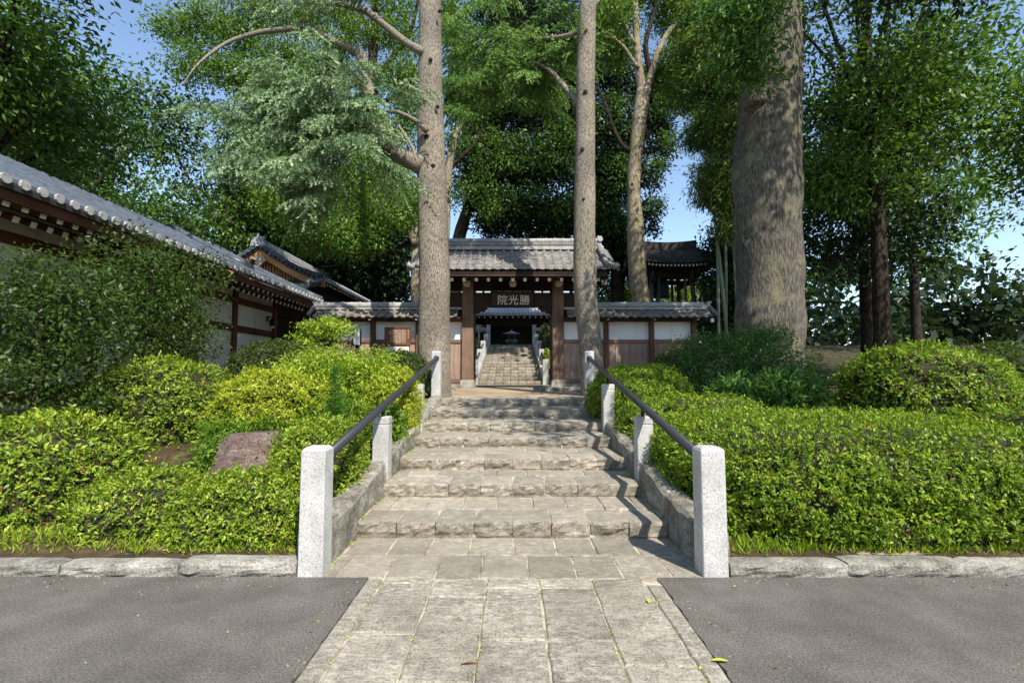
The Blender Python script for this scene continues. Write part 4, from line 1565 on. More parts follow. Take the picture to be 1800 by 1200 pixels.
for s in (-1, 1):
    r = MB().sheet(lambda u, v, s=s: roofT_front(u, v, s), 16, 8, .08).build('roof', M['dark_tile'], bt)
    mb = MB()
    for c in range(26):
        u = (c + .5) / 26
        mb.tube([Vector(roofT_front(u, k / 6, s)) + Vector((0, 0, .015)) for k in range(7)], .035, 5)
        for k in range(1, 9):
            p, q = Vector(roofT_front(c / 26, k / 9, s)), Vector(roofT_front((c + 1) / 26, k / 9, s))
            up_ = Vector((0, 0, .03))
            mb.add([p, q, q + up_, p + up_, p + up_ + Vector((0, -s * .1, .03)), q + up_ + Vector((0, -s * .1, .03))], [(0, 1, 2, 3), (3, 2, 5, 4)])
    o = mb.build('roof_tile', M['dark_tile'], r)
    o['kind'] = 'stuff'
    MB().sheet(lambda u, v, s=s: roofT_side(u, v, s), 8, 8, .08).build('roof', M['dark_tile'], bt)
    for t in (0, 1):
        MB().tube([Vector(roofT_front(t, k / 8, s)) + Vector((0, 0, .06)) for k in range(9)], .075, 8).build('hip_roll', M['dark_tile'], r, True)
mb = MB()
for k in range(16):
    u0, u1 = k / 16, (k + 1) / 16
    z0, z1 = .12 * abs(2 * u0 - 1) ** 2, .12 * abs(2 * u1 - 1) ** 2
    xa, xb = TX + RWX * 1.04 * (2 * u0 - 1), TX + RWX * 1.04 * (2 * u1 - 1)
    mb.prism([(xa, RZ - .05), (xb, RZ - .05), (xb, RZ + .32 + z1), (xa, RZ + .32 + z0)], TY - .15, TY + .15)
mb.build('ridge', M['dark_tile'], bt)
rt = MB().box(-.04, .04, 0, 1.5, -.09, 0).mesh('rafter', M['dark_wood'])
rtc = MB().box(-.045, .045, -.014, -.001, -.095, .004).mesh('rafter_end', M['white_paint'])
for k in range(24):
    u = (k + .5) / 24
    p = Vector(roofT_front(u, 0, -1)) + Vector((0, .16, -.12))
    put('rafter', rt, bt, p)
    put('rafter_end', rtc, bt, p)
MB().box(TX - 1.7, TX + 1.7, TY - 1.45, TY + 1.45, TZ - .25, TZ - .12).build('ceiling', M['dark_wood'], bt)
for sx in (-1, 1):
    for sy in (-1, 1):
        a = Vector((TX + sx * 1.15, TY + sy * 1.15, 3.0))
        b = Vector((TX + sx * .98, TY + sy * .98, TZ - .2))
        MB().tube([a, b], .12, 10).build('pillar', M['grey_wood'], bt, True)
        a2, b2 = a + Vector((-sx * .42, 0, 0)), b + Vector((-sx * .34, 0, 0))
        MB().tube([a2, b2], .075, 8).build('side_pillar', M['grey_wood'], bt, True)
for sy in (-1, 1):
    MB().box(TX - 1.4, TX + 1.4, TY + sy * 1.0 - .09, TY + sy * 1.0 + .09, TZ - .62, TZ - .38, .01).build('beam', M['dark_wood'], bt)
    MB().box(TX - 1.2, TX + 1.2, TY + sy * 1.1 - .05, TY + sy * 1.1 + .05, 4.85, 5.0, .01).build('beam', M['dark_wood'], bt)
for sx in (-1, 1):
    MB().box(TX + sx * 1.0 - .09, TX + sx * 1.0 + .09, TY - 1.4, TY + 1.4, TZ - .9, TZ - .66, .01).build('beam', M['dark_wood'], bt)
MB().box(TX - 1.5, TX + 1.5, TY - 1.5, TY + 1.5, 1.4, 3.05, .03).build('stone_base', M['greyrock'], bt)
bl = thing('temple_bell', 'large dark bronze bell hanging inside the bell tower', 'bell', (7.72, TY, 5.3))
MB().lathe([(.42, 5.50), (.43, 5.58), (.40, 5.7), (.385, 6.1), (.36, 6.35), (.28, 6.48), (.06, 6.54)], (7.72, TY, 0), 20).build('bell_body', M['bell'], bl, True)
MB().tube([(7.72, TY, 6.5), (7.72, TY, 6.8)], .04, 8).build('bell_hanger', M['bell'], bl)
# low grey wall end beyond the tiled wall
gw = thing('garden_wall', 'low grey stone wall behind the bamboo stems and the end of the tiled wall', 'wall', (7.2, 17.6, 1.1))
for k in range(7):
    for j in range(3):
        MB().box(6.0 + k * .45 + (j % 2) * .2, 6.0 + k * .45 + .435 + (j % 2) * .2, 17.5, 17.75, 1.05 + j * .4, 1.44 + j * .4, .02).build('block', M['greyrock'], gw)
MB().box(5.95, 9.4, 17.45, 17.8, 2.252, 2.36, .015).build('coping', M['kerb'], gw)


# ================================================================== TREES
def px_path(pts, Y):
    """[(x, y, width in photo pixels)] -> points and radii at distance Y"""
    P, R = [], []
    for q in pts:
        yy = q[3] if len(q) > 3 else Y
        P.append(at(q[0], q[1], yy))
        R.append(q[2] / 2 * yy / F)
    return P, R


def dense(P, R, step):
    oP, oR = [], []
    for i in range(len(P) - 1):
        n = max(1, int((P[i + 1] - P[i]).length / step))
        p0 = P[max(0, i - 1)]
        p3 = P[min(len(P) - 1, i + 2)]
        for k in range(n):
            t = k / n
            a, b = P[i], P[i + 1]
            m1, m2 = (b - p0) * .5, (p3 - a) * .5
            t2, t3 = t * t, t * t * t
            oP.append(a * (2 * t3 - 3 * t2 + 1) + m1 * (t3 - 2 * t2 + t) + b * (-2 * t3 + 3 * t2) + m2 * (t3 - t2))
            oR.append(R[i] + (R[i + 1] - R[i]) * t)
    oP.append(P[-1])
    oR.append(R[-1])
    return oP, oR


def limb(name, pts, Y, mat, parent, n=14, step=.15, rough=.12, ground=None):
    P, R = px_path(pts, Y) if not isinstance(pts[0][0], Vector) else ([p[0] for p in pts], [p[1] for p in pts])
    P, R = dense(P, R, step)
    mb = MB().tube(P, R, n, True, rough, seed=len(name) + P[0].x)
    return mb.build(name, mat, parent, True)


def blob_px(L, Y):
    out = []
    for b in L:
        yy = b[4] if len(b) > 4 else Y
        c = at(b[0], b[1], yy)
        out.append((c.x, c.y, c.z, b[2] * yy / F, b[2] * yy / F * (b[5] if len(b) > 5 else .9), b[3] * yy / F))
    return out


def crown(parent, blobs, n, L, W, mat, name='crown', **k):
    return put(name, leaves(name, *cloud(blobs, n, L, W, **k), M[mat]), parent)


def branchlets(parent, blobs, trunk_at, mat, n=40, r=.035, name='branch'):
    """a few bare limbs from the stem into the crown blobs"""
    for b in RNG.choice(len(blobs), min(n, len(blobs)), replace=False):
        c = Vector(blobs[b][:3])
        a = Vector(trunk_at)
        mid = a.lerp(c, .5) + Vector((random.uniform(-.4, .4), random.uniform(-.4, .4), random.uniform(-.1, .5)))
        P, R = dense([a, mid, c], [r * 2.2, r * 1.5, r * .6], .35)
        MB().tube(P, R, 7, True, .1).build(name, mat, parent, True)


# ---- needles of the cedars
def needle_sprays(sp, mat, name, L=.66, side=8, sideL=.32, nn=38, nl=.050, nw=.027):
    """sp: list of (pos, dir) -> drooping sprays with side twigs and needles, one mesh"""
    pos = np.array([s[0] for s in sp], float)
    d0 = unit(np.array([s[1] for s in sp], float))
    m = len(pos)
    g = np.array([0, 0, -1.0])
    sc = RNG.uniform(.65, 1.25, m)
    tt, base, tang = [], [], []
    # side twigs (and the leader itself as the last one)
    s_j = np.linspace(.08, 1.0, side)
    T0, D0, LL, TI = [], [], [], []
    for j, s in enumerate(s_j):
        p = pos + d0 * (L * sc * s)[:, None] + g * (0.30 * L * sc * s * s)[:, None]
        t = unit(d0 + g * (0.60 * s))
        lat = unit(np.cross(t, np.array([0, 0, 1.0])) + 1e-6)
        sg = 1 if j % 2 else -1
        dd = t * .75 + lat * sg * RNG.uniform(.5, .95, (m, 1)) + g * RNG.uniform(.0, .45, (m, 1)) + RNG.normal(0, .12, (m, 3))
        if j == side - 1:
            dd = t + RNG.normal(0, .1, (m, 3))
        T0.append(p)
        D0.append(unit(dd))
        LL.append(sideL * sc * (1.15 - .55 * s) * RNG.uniform(.8, 1.2, m))
        TI.append(np.full(m, .0))
    T0, D0, LL = np.concatenate(T0), np.concatenate(D0), np.concatenate(LL)
    ts = RNG.normal(.45, .15, m)
    tint_t = np.tile(ts, side)
    V, TN = [], []
    for k in range(nn):
        s = (k + .5) / nn
        p = T0 + D0 * (LL * s)[:, None] + g * (.30 * LL * s * s)[:, None]
        t = unit(D0 + g * .6 * s)
        nd = unit(t * .55 + RNG.normal(size=t.shape) * .62)
        S = unit(np.cross(nd, RNG.normal(size=t.shape)))
        ln = nl * RNG.uniform(.7, 1.2, (len(t), 1))
        V.append(np.stack([p - S * nw / 2, p + S * nw / 2, p + nd * ln], axis=1))
        TN.append(tint_t + .28 * (s - .4) + RNG.normal(0, .08, len(t)))
    return quads_mesh(name, np.concatenate(V), np.concatenate(TN), mat, 3)


def sprays_in(blobs, n, flow, spread=.55):
    B = np.array([b[:3] for b in blobs])
    R = np.array([b[3:6] for b in blobs])
    w = (R.prod(1)) ** (2 / 3)
    nb = max(1, n // 7)                       # boughs, each a fan of sprays
    bi = RNG.choice(len(B), nb, p=w / w.sum())
    d = unit(RNG.normal(size=(nb, 3)))
    p = B[bi] + d * R[bi] * RNG.random((nb, 1)) ** .5
    dr = np.array(flow) + d * np.array([.7, .7, .25]) + RNG.normal(size=(nb, 3)) * spread
    dr[:, 2] *= .5
    dr = unit(dr)
    k = np.repeat(np.arange(nb), 7)
    u = np.tile(np.linspace(-.1, .55, 7), nb)[:, None]
    lat = unit(np.cross(dr, np.array([0, 0, 1.0])) + 1e-6)
    sg = np.tile([1, -1, 1, -1, 1, -1, 0], nb)[:, None]
    p = p[k] + dr[k] * u + np.array([0, 0, -.18]) * u ** 2 + RNG.normal(size=(len(k), 3)) * .03
    dr = dr[k] + lat[k] * sg * RNG.uniform(.35, .8, (len(k), 1)) + RNG.normal(size=(len(k), 3)) * .12
    return list(zip(p, dr))


def high_crown(parent, cx, cy, z0, z1, r, n, mat, L=.22, seed=0):
    bl = []
    rr = random.Random(seed)
    z = z0
    while z < z1:
        for a in range(3):
            t = rr.uniform(0, 2 * PI)
            q = r * (1 - .5 * (z - z0) / (z1 - z0))
            bl.append((cx + math.cos(t) * q * .6, cy + math.sin(t) * q * .6, z, q * .75, q * .75, .7))
        z += 1.0
    crown(parent, bl, n, L, L * .42, mat, per=16, clump=.4, inner=.2)


# ---- left cedar: straight trunk, big low limb, blue-green sprays
cedL = thing('cedar_tree', 'thick straight cedar with blue-green drooping sprays, the left of the two trunks framing the gate', 'tree', at(764, 694, 10.7))
tr = [(764, 720, 64), (764, 690, 60), (764, 640, 57), (763.5, 560, 55), (763.5, 480, 54), (761, 400, 53), (758.5, 310, 53), (757.5, 240, 48), (756, 150, 44), (756, 60, 41), (756, -20, 39), (757, -160, 35), (758, -420, 24), (758, -700, 10)]
trunkL = limb('trunk', tr, 10.7, M['cedar_bark'], cedL, 32, .09, .06)
limb('branch', [(742, 292, 36), (716, 279, 31), (690, 265, 27), (668, 238, 24), (655, 190, 22), (645, 148, 21), (634, 96, 19), (612, 84, 12), (578, 68, 11), (545, 48, 11), (500, 52, 9), (455, 57, 8), (400, 74, 6, 10.2), (350, 110, 4, 9.8), (320, 150, 2, 9.7)], 10.5, M['cedar_bark'], cedL, 14, .1, .12)
limb('branch', [(745, 92, 16), (722, 80, 14), (690, 56, 13), (655, 28, 12), (638, 17, 14), (600, 8, 10), (540, -3, 9), (450, -30, 7)], 10.5, M['cedar_bark'], cedL, 12, .1, .1)
limb('branch', [(750, 231, 12), (735, 215, 10), (715, 204, 8), (690, 196, 6), (640, 205, 4)], 10.3, M['cedar_bark'], cedL, 10, .1, .1)
for bx, by, r in ((769, 188, 4), (761, 292, 5), (773, 20, 4), (757, 105, 4), (750, 240, 5)):
    p = at(bx, by, 10.7 - .29)
    MB().lathe([(r * .012, 0), (r * .009, .03), (r * .004, .035)], (0, 0, 0), 10).build('knot', M['dark_bark'], cedL, loc=p, rot=(PI / 2, 0, 0))
blL = blob_px([(560, 110, 45, 22), (505, 150, 55, 34), (560, 165, 65, 38), (620, 185, 55, 34), (668, 178, 36, 20), (693, 200, 26, 18), (480, 215, 50, 45), (540, 235, 60, 45), (600, 245, 55, 42), (645, 226, 40, 26),
               (500, 290, 50, 45), (570, 285, 50, 38), (630, 275, 40, 30), (470, 325, 24, 36), (585, 335, 26, 20)], 10.0)
blL = [(b[0], b[1] + RNG.uniform(-.5, .5), b[2], b[3], .55, b[5]) for b in blL]
put('foliage', needle_sprays(sprays_in(blL, 490, (-.4, -.35, .05), .8), M['lf_cedar'], 'foliage'), cedL)
tp = blob_px([(600, -8, 40, 14), (680, -10, 50, 14), (480, -10, 40, 14)], 10.2)
put('foliage', needle_sprays(sprays_in(tp, 60, (-.5, -.3, -.1)), M['lf_cedar'], 'foliage'), cedL)
for bx, by in ((560, 130), (600, 190), (520, 200), (560, 270), (660, 190), (480, 250)):
    P, R = dense([at(655, 200, 10.4), at((bx + 655) / 2, by - 8, 10.2), at(bx, by, 10.0), at(bx - 40, by + 25, 9.9)], [.035, .025, .015, .006], .2)
    MB().tube(P, R, 6, True, .1).build('branch', M['dark_bark'], cedL, True)

# ---- right cedar: thinner, leaning at the foot
cedR = thing('cedar_tree', 'thinner cedar leaning outwards at its foot, the right of the two trunks framing the gate', 'tree', at(1043, 690, 11.1))
tr = [(1046, 720, 50), (1043, 680, 44), (1040, 640, 41), (1036, 590, 39), (1031, 540, 41), (1028, 480, 41), (1027.5, 420, 39), (1028, 330, 37), (1028.5, 250, 36), (1029, 180, 34), (1031, 90, 33), (1033, 0, 31), (1036, -160, 28), (1040, -420, 20), (1042, -700, 9)]
limb('trunk', tr, 11.1, M['cedar_bark'], cedR, 28, .09, .06)
limb('branch', [(1024, 54, 12, 11.1), (1000, 63, 9, 11.4), (975, 67, 8, 11.8), (940, 68, 6, 12.2), (905, 62, 5, 12.5), (860, 50, 3, 12.7)], 11, M['cedar_bark'], cedR, 10, .1, .1)
limb('branch', [(1022, 186, 14, 11.1), (1004, 166, 11, 11.4), (985, 145, 10, 11.6), (966, 124, 8, 11.9), (930, 110, 5, 12.3), (890, 130, 4, 12.6)], 11, M['cedar_bark'], cedR, 10, .1, .1)
limb('branch', [(1036, 20, 8), (1056, -2, 6), (1080, -30, 4)], 11.1, M['cedar_bark'], cedR, 8, .1, .1)
for bx, by, r in ((1030, 54, 3.5), (1029, 162, 4.5), (1024, 263, 4.5), (1026, 350, 3)):
    p = at(bx, by, 11.1 - .22)
    MB().lathe([(r * .012, 0), (r * .009, .03), (r * .004, .035)], (0, 0, 0), 10).build('knot', M['dark_bark'], cedR, loc=p, rot=(PI / 2, 0, 0))
blR = blob_px([(880, 20, 65, 35), (945, 28, 48, 34), (830, 70, 46, 40), (895, 80, 66, 40), (955, 100, 46, 28), (812, 125, 34, 36), (860, 140, 50, 34), (915, 150, 45, 32), (835, 180, 36, 26), (895, 200, 32, 22), (982, 125, 22, 14), (870, -20, 90, 25), (990, 110, 20, 12), (850, 205, 26, 16)], 12.6)
blR = [(b[0], b[1] + RNG.uniform(-.5, .5), b[2], b[3], .55, b[5]) for b in blR]
put('foliage', needle_sprays(sprays_in(blR, 430, (-.35, -.35, .05), .8), M['lf_cedar_green'], 'foliage'), cedR)
for bx, by in ((860, 40), (900, 110), (840, 120), (930, 60)):
    P, R = dense([at(966, 124, 11.9), at((bx + 966) / 2, by - 4, 12.3), at(bx, by, 12.6)], [.03, .02, .008], .2)
    MB().tube(P, R, 6, True, .1).build('branch', M['dark_bark'], cedR, True)

# ---- pale smooth tree behind the tiled wall
mid = thing('maple_tree', 'pale-barked forked tree with a knot ring rising behind the tiled wall near the bell tower', 'tree', (at(1128, 535, 18).x, 18, 1.1))
limb('trunk', [(1131, 640, 36), (1128, 545, 31), (1122, 490, 31), (1118, 440, 32), (1117, 400, 29), (1114, 345, 23), (1115, 300, 23), (1121, 240, 25), (1127, 195, 27), (1132, 160, 27)], 18, M['pale_bark'], mid, 20, .15, .1)
limb('limb', [(1130, 170, 20), (1124, 125, 15), (1119, 70, 12), (1117, 20, 11), (1115, -60, 8), (1110, -180, 4)], 18, M['pale_bark'], mid, 12, .2, .12)
limb('limb', [(1135, 172, 15), (1142, 140, 13), (1155, 98, 11), (1172, 62, 10), (1200, 32, 9), (1240, -3, 7), (1300, -60, 4)], 17.9, M['pale_bark'], mid, 12, .2, .12)
limb('limb', [(1141, 180, 12, 18.2), (1143, 130, 11, 18.4), (1135, 80, 9, 18.5), (1150, 20, 7, 18.6), (1170, -60, 4, 18.6)], 18.2, M['dark_bark'], mid, 10, .2, .12)
limb('limb', [(1122, 120, 8), (1110, 103, 6), (1098, 84, 5), (1080, 68, 4), (1063, 56, 3)], 17.8, M['pale_bark'], mid, 8, .2, .1)
limb('limb', [(1116, 78, 7), (1104, 55, 6), (1092, 28, 5), (1078, 0, 4), (1060, -30, 3)], 17.9, M['pale_bark'], mid, 8, .2, .1)
limb('limb', [(1110, 268, 12), (1096, 258, 9), (1086, 242, 8), (1077, 222, 7), (1066, 190, 5), (1050, 150, 3)], 18, M['dark_bark'], mid, 8, .2, .1)
p = at(1110.5, 327, 18 - .235)
ringm = MB().tube([(0.075 * math.cos(a * PI / 8), 0, .13 * math.sin(a * PI / 8)) for a in range(17)], .03, 8, False)
ringm.build('knot_ring', M['pale_bark'], mid, True, loc=p)
bl = blob_px([(1070, 30, 45, 40, 18), (1120, -30, 60, 40, 19), (1180, 20, 45, 40, 19.5), (1220, 60, 40, 40, 19.5), (1200, 110, 40, 35, 19), (1160, 130, 30, 30, 19.5), (1090, 90, 30, 30, 19), (1230, 0, 50, 40, 19.4), (1080, -60, 60, 40, 18.5), (1190, 170, 30, 25, 19.5), (1260, 40, 40, 40, 19.5)], 18.5)
crown(mid, bl, 34000, .14, .06, 'lf_maple', per=12, clump=.28, inner=.15)

# ---- the massive trunk at the edge of the picture
big = thing('zelkova_tree', 'massive grey trunk above the dark shrubs, the thickest tree beside the bamboo', 'tree', (at(1352, 600, 11).x, 11.2, 1.1))
limb('trunk', [(1352, 680, 118), (1352, 610, 112), (1352, 560, 112), (1351, 480, 110), (1349, 400, 112), (1348, 320, 112), (1349, 240, 108), (1352, 180, 104), (1354, 130, 101), (1357, 60, 97), (1360, 0, 93), (1364, -120, 84), (1370, -300, 60)], 11.2, M['grey_bark'], big, 36, .1, .10)
limb('limb', [(1330, 190, 46, 10.9), (1326, 120, 38, 10.8), (1310, 60, 30, 10.6), (1290, 10, 24, 10.4), (1270, -80, 18, 10.2)], 10.9, M['grey_bark'], big, 14, .15, .12)
bl = blob_px([(1290, 30, 42, 34), (1325, 60, 28, 44), (1290, 85, 32, 26), (1335, 10, 40, 40), (1310, 110, 26, 22), (1265, 10, 28, 24), (1330, 130, 22, 20)], 9.8)
crown(big, bl, 4200, .16, .055, 'lf_shade', per=9, clump=.26, inner=.1, droop=.5)
bl2 = [(9.6 + random.uniform(-1.6, 2.5), 10 + random.uniform(-2, 2), z, 1.6, 1.6, .9) for z in np.linspace(10.5, 15, 14)]
crown(big, bl2, 12000, .24, .11, 'lf_dark', per=14, clump=.4, inner=.1)

# ---- trees behind the gate
back = thing('evergreen_tree', 'leafy evergreen with sunlit bright green clusters above the tiled wall behind the notice board', 'tree', (at(730, 540, 18.5).x, 18.5, 1.1))
limb('trunk', [(731, 640, 18), (730, 540, 16), (730, 480, 16), (730, 440, 17), (729, 400, 18)], 18.5, M['pale_bark'], back, 14, .2, .12)
limb('limb', [(730, 430, 14), (722, 412, 12), (706, 395, 11), (694, 386, 9), (670, 370, 6), (620, 350, 4)], 18.3, M['pale_bark'], back, 10, .2, .12)
limb('limb', [(730, 410, 14), (735, 360, 12), (738, 310, 10), (725, 260, 7), (700, 220, 4)], 18.6, M['pale_bark'], back, 10, .2, .12)
limb('limb', [(730, 420, 10), (690, 440, 8), (640, 460, 6), (560, 470, 4)], 18.8, M['dark_bark'], back, 8, .2, .12)
bl = blob_px([(470, 300, 40, 40, 20), (500, 350, 46, 40, 19.5), (560, 345, 50, 38, 19), (615, 390, 50, 34, 18), (655, 350, 46, 36, 18.5), (700, 320, 36, 40, 19), (690, 375, 36, 28, 17.8), (630, 425, 48, 26, 18), (560, 415, 50, 30, 20), (500, 405, 42, 26, 29),
              (655, 300, 46, 36, 19), (610, 330, 40, 30, 18.2), (460, 385, 40, 30, 29), (540, 445, 40, 22, 29), (480, 430, 40, 20, 29), (720, 350, 20, 30, 18)], 19)
crown(back, bl, 52000, .15, .065, 'lf_bright', per=12, clump=.24, inner=.5)
bl = blob_px([(520, 380, 90, 70, 30), (620, 370, 90, 80, 30), (690, 400, 60, 90, 29), (600, 470, 110, 40, 30), (690, 480, 50, 40, 29), (460, 360, 70, 80, 31), (560, 490, 60, 40, 31), (660, 510, 60, 30, 30)], 30)
dark = thing('evergreen_tree', 'dark shaded evergreen filling the gap between the gabled roof and the gate', 'tree', (-9.5, 30, 2.4))
limb('trunk', [(Vector((-9.5, 30, 1.8)), .17), (Vector((-9.4, 30, 6)), .15), (Vector((-9.0, 30.2, 9)), .14), (Vector((-8.8, 30, 13)), .05)], 30, M['dark_bark'], dark, 12, .3)
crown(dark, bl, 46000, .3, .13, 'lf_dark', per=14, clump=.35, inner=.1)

up_l = thing('camphor_tree', 'tall yellow-green tree with dark leaning limbs behind the blue-green sprays', 'tree', (at(756, 560, 24).x, 24, 2))
limb('trunk', [(756, 560, 22), (742, 440, 22), (700, 330, 21), (664, 240, 20), (655, 130, 18), (660, 0, 14), (664, -120, 8)], 24, M['dark_bark'], up_l, 12, .3, .12)
for pts in ([(654, 260, 14), (640, 160, 12), (600, 110, 10), (560, 60, 9), (520, 20, 6)], [(655, 200, 12), (620, 190, 9), (570, 170, 7), (500, 120, 5)], [(656, 150, 12), (690, 100, 10), (720, 60, 8), (735, 0, 5)],
            [(654, 240, 12), (600, 215, 9), (540, 190, 7), (470, 180, 4)], [(658, 60, 9), (630, 20, 7), (600, -30, 4)], [(655, 180, 9), (700, 170, 7), (730, 130, 4)]):
    limb('limb', pts, 24, M['dark_bark'], up_l, 8, .3, .12)
bl = blob_px([(470, 30, 40, 26), (535, 40, 45, 28), (590, 90, 40, 26), (500, 95, 45, 24), (640, 60, 36, 26), (700, 60, 36, 34), (715, 130, 30, 40), (680, 140, 30, 26), (610, 30, 30, 20), (560, 130, 40, 30), (470, 150, 40, 40), (520, 170, 50, 40), (700, 230, 36, 40), (660, 250, 40, 40), (600, 230, 60, 50), (520, 250, 60, 50), (690, 5, 40, 20), (460, 240, 40, 40), (560, -10, 50, 20), (810, 60, 30, 50, 26), (790, 20, 30, 40, 26), (815, 120, 20, 40, 26), (720, 190, 25, 30), (420, 60, 44, 34), (360, 40, 40, 34), (410, 130, 40, 34), (340, 110, 40, 36), (300, 50, 34, 30), (460, 300, 30, 24), (455, 15, 30, 20)], 24)
crown(up_l, bl, 62000, .18, .085, 'lf_maple', per=11, clump=.3, inner=.2)

cen = thing('evergreen_tree', 'broad very dark evergreen standing right behind the gate roof', 'tree', (at(795, 500, 26).x, 26, 2.4))
limb('trunk', [(790, 620, 26), (792, 500, 24), (815, 390, 22), (860, 280, 18), (900, 150, 12), (905, 0, 5)], 26.5, M['dark_bark'], cen, 12, .3, .12)
limb('limb', [(850, 310, 14), (920, 300, 10), (935, 270, 8), (965, 220, 5)], 25, M['dark_bark'], cen, 8, .3, .12)
limb('limb', [(860, 290, 12), (850, 250, 9), (835, 220, 6)], 25, M['dark_bark'], cen, 8, .3, .12)
bl = blob_px([(900, 100, 80, 50), (960, 60, 60, 60), (850, 180, 50, 50), (920, 190, 70, 50), (980, 170, 50, 60), (860, 285, 44, 44), (920, 290, 60, 50), (980, 280, 50, 60), (850, 345, 30, 30), (890, 370, 46, 30), (950, 370, 60, 34), (1000, 380, 40, 30), (860, 385, 22, 26), (840, 240, 30, 36), (880, 402, 30, 16), (930, 407, 40, 14), (985, 405, 40, 16), (850, 330, 30, 30), (1000, 220, 40, 60), (890, 20, 60, 40), (1010, 110, 40, 60), (826, 320, 22, 26), (818, 280, 16, 18)], 26)
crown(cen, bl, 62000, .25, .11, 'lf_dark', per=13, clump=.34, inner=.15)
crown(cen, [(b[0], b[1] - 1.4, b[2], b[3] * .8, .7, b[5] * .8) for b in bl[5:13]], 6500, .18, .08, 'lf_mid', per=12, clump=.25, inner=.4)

lm = thing('oak_tree', 'leaning pale-limbed tree just behind the thick cedar, its dark branches reaching over the gate roof', 'tree', (at(785, 560, 19.5).x, 19.5, 1.1))
limb('trunk', [(776, 640, 18), (780, 480, 17), (784, 380, 16), (788, 300, 15), (800, 240, 13), (815, 205, 11), (832, 180, 8), (860, 150, 5)], 19.5, M['pale_bark'], lm, 10, .25, .12)
limb('limb', [(788, 300, 11), (803, 283, 9), (820, 268, 8), (835, 252, 6), (850, 225, 4)], 19.6, M['dark_bark'], lm, 8, .25, .12)
bl = blob_px([(800, 250, 18, 26), (830, 200, 26, 26), (860, 170, 30, 20), (803, 340, 12, 36), (800, 180, 20, 30)], 19.6)
crown(lm, bl, 4200, .15, .065, 'lf_mid', per=10, clump=.22, inner=.1)

rt_ = thing('evergreen_tree', 'tall dark evergreen between the pale forked tree and the open sky over the bell tower', 'tree', (at(1085, 500, 27).x, 27, 2.6))
limb('trunk', [(1085, 620, 26), (1085, 480, 24), (1080, 340, 20), (1082, 200, 15), (1085, 60, 8)], 27, M['dark_bark'], rt_, 10, .3, .12)
limb('limb', [(1082, 300, 12), (1120, 250, 9), (1160, 220, 5)], 26.5, M['dark_bark'], rt_, 8, .3, .12)
limb('limb', [(1084, 420, 12), (1110, 380, 9), (1140, 350, 5)], 26.5, M['dark_bark'], rt_, 8, .3, .12)
bl = blob_px([(1065, 120, 45, 55), (1070, 220, 50, 55), (1080, 320, 50, 50), (1070, 400, 50, 40), (1145, 205, 34, 30), (1165, 265, 20, 26), (1145, 310, 24, 26), (1140, 370, 22, 20), (1142, 402, 16, 12), (1095, 440, 34, 26), (1170, 170, 22, 20), (1040, 330, 40, 50), (1050, 450, 40, 36), (1130, 150, 40, 30), (1060, 40, 50, 50), (1120, 250, 30, 40), (1165, 225, 18, 20), (1110, 470, 30, 22), (1045, 490, 26, 40), (1050, 380, 40, 40), (1070, 270, 44, 40)], 27)
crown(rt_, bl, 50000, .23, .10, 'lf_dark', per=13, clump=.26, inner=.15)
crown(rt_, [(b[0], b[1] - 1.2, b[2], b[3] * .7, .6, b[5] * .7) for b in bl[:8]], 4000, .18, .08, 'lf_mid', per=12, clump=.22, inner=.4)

# sunlit garden trees far behind the wall
for (x, y, rx, ry, Y), lab in (((1090, 512, 26, 26, 29), 'small sunlit yellow-green garden tree behind the pale trunk and the tiled wall'), ((1192, 520, 30, 40, 31), 'small sunlit garden tree seen between the bell tower pillars')):
    c = at(x, y, Y)
    t = thing('garden_tree', lab, 'tree', (c.x, Y, 3.0))
    limb('trunk', [(Vector((c.x, Y, 2.6)), .1), (Vector((c.x, Y, c.z)), .06)], Y, M['dark_bark'], t, 8, .4)
    crown(t, [(c.x + dx, Y, c.z + dz, rx * Y / F * .6, .7, ry * Y / F * .6) for dx, dz in ((-.4, .1), (.4, .2), (0, .5), (.1, -.5), (-.5, -.5), (.5, -.4))], 5000, .14, .07, 'lf_azalea', per=12, clump=.2, inner=.3)

# ---- bamboo beside the massive trunk
culms = [([(1264, 640, 5.4), (1263, 590, 5.4), (1262, 500, 5.1), (1260, 420, 4.8), (1252, 330, 4.2), (1244, 240, 3.6), (1238, 140, 3.0), (1225, 40, 1.8), (1205, -20, 1.2)], 16.6, 'bamboo with a straight grey-green culm, nearest to the end of the tiled wall'),
         ([(1284, 660, 6.0), (1278, 600, 6.0), (1271, 520, 5.7), (1265, 460, 5.4), (1257, 390, 4.8), (1250, 320, 4.2), (1258, 200, 3.6), (1250, 90, 2.4), (1230, 20, 1.2)], 16.0, 'bamboo with a leaning culm crossing its neighbour beside the bell tower roof'),
         ([(1277, 640, 4.8), (1276, 560, 4.8), (1276, 480, 4.5), (1275, 400, 4.2), (1278, 300, 3.6), (1276, 180, 3.0), (1262, 80, 1.8)], 17.6, 'bamboo with a thin upright culm standing behind the leaning one'),
         ([(1302, 660, 6.0), (1299, 600, 6.0), (1296, 540, 5.7), (1292, 470, 5.4), (1287, 400, 5.1), (1282, 300, 4.2), (1280, 200, 3.6), (1288, 100, 2.4), (1300, 30, 1.2)], 15.5, 'bamboo with a slanting culm close against the massive grey trunk')]
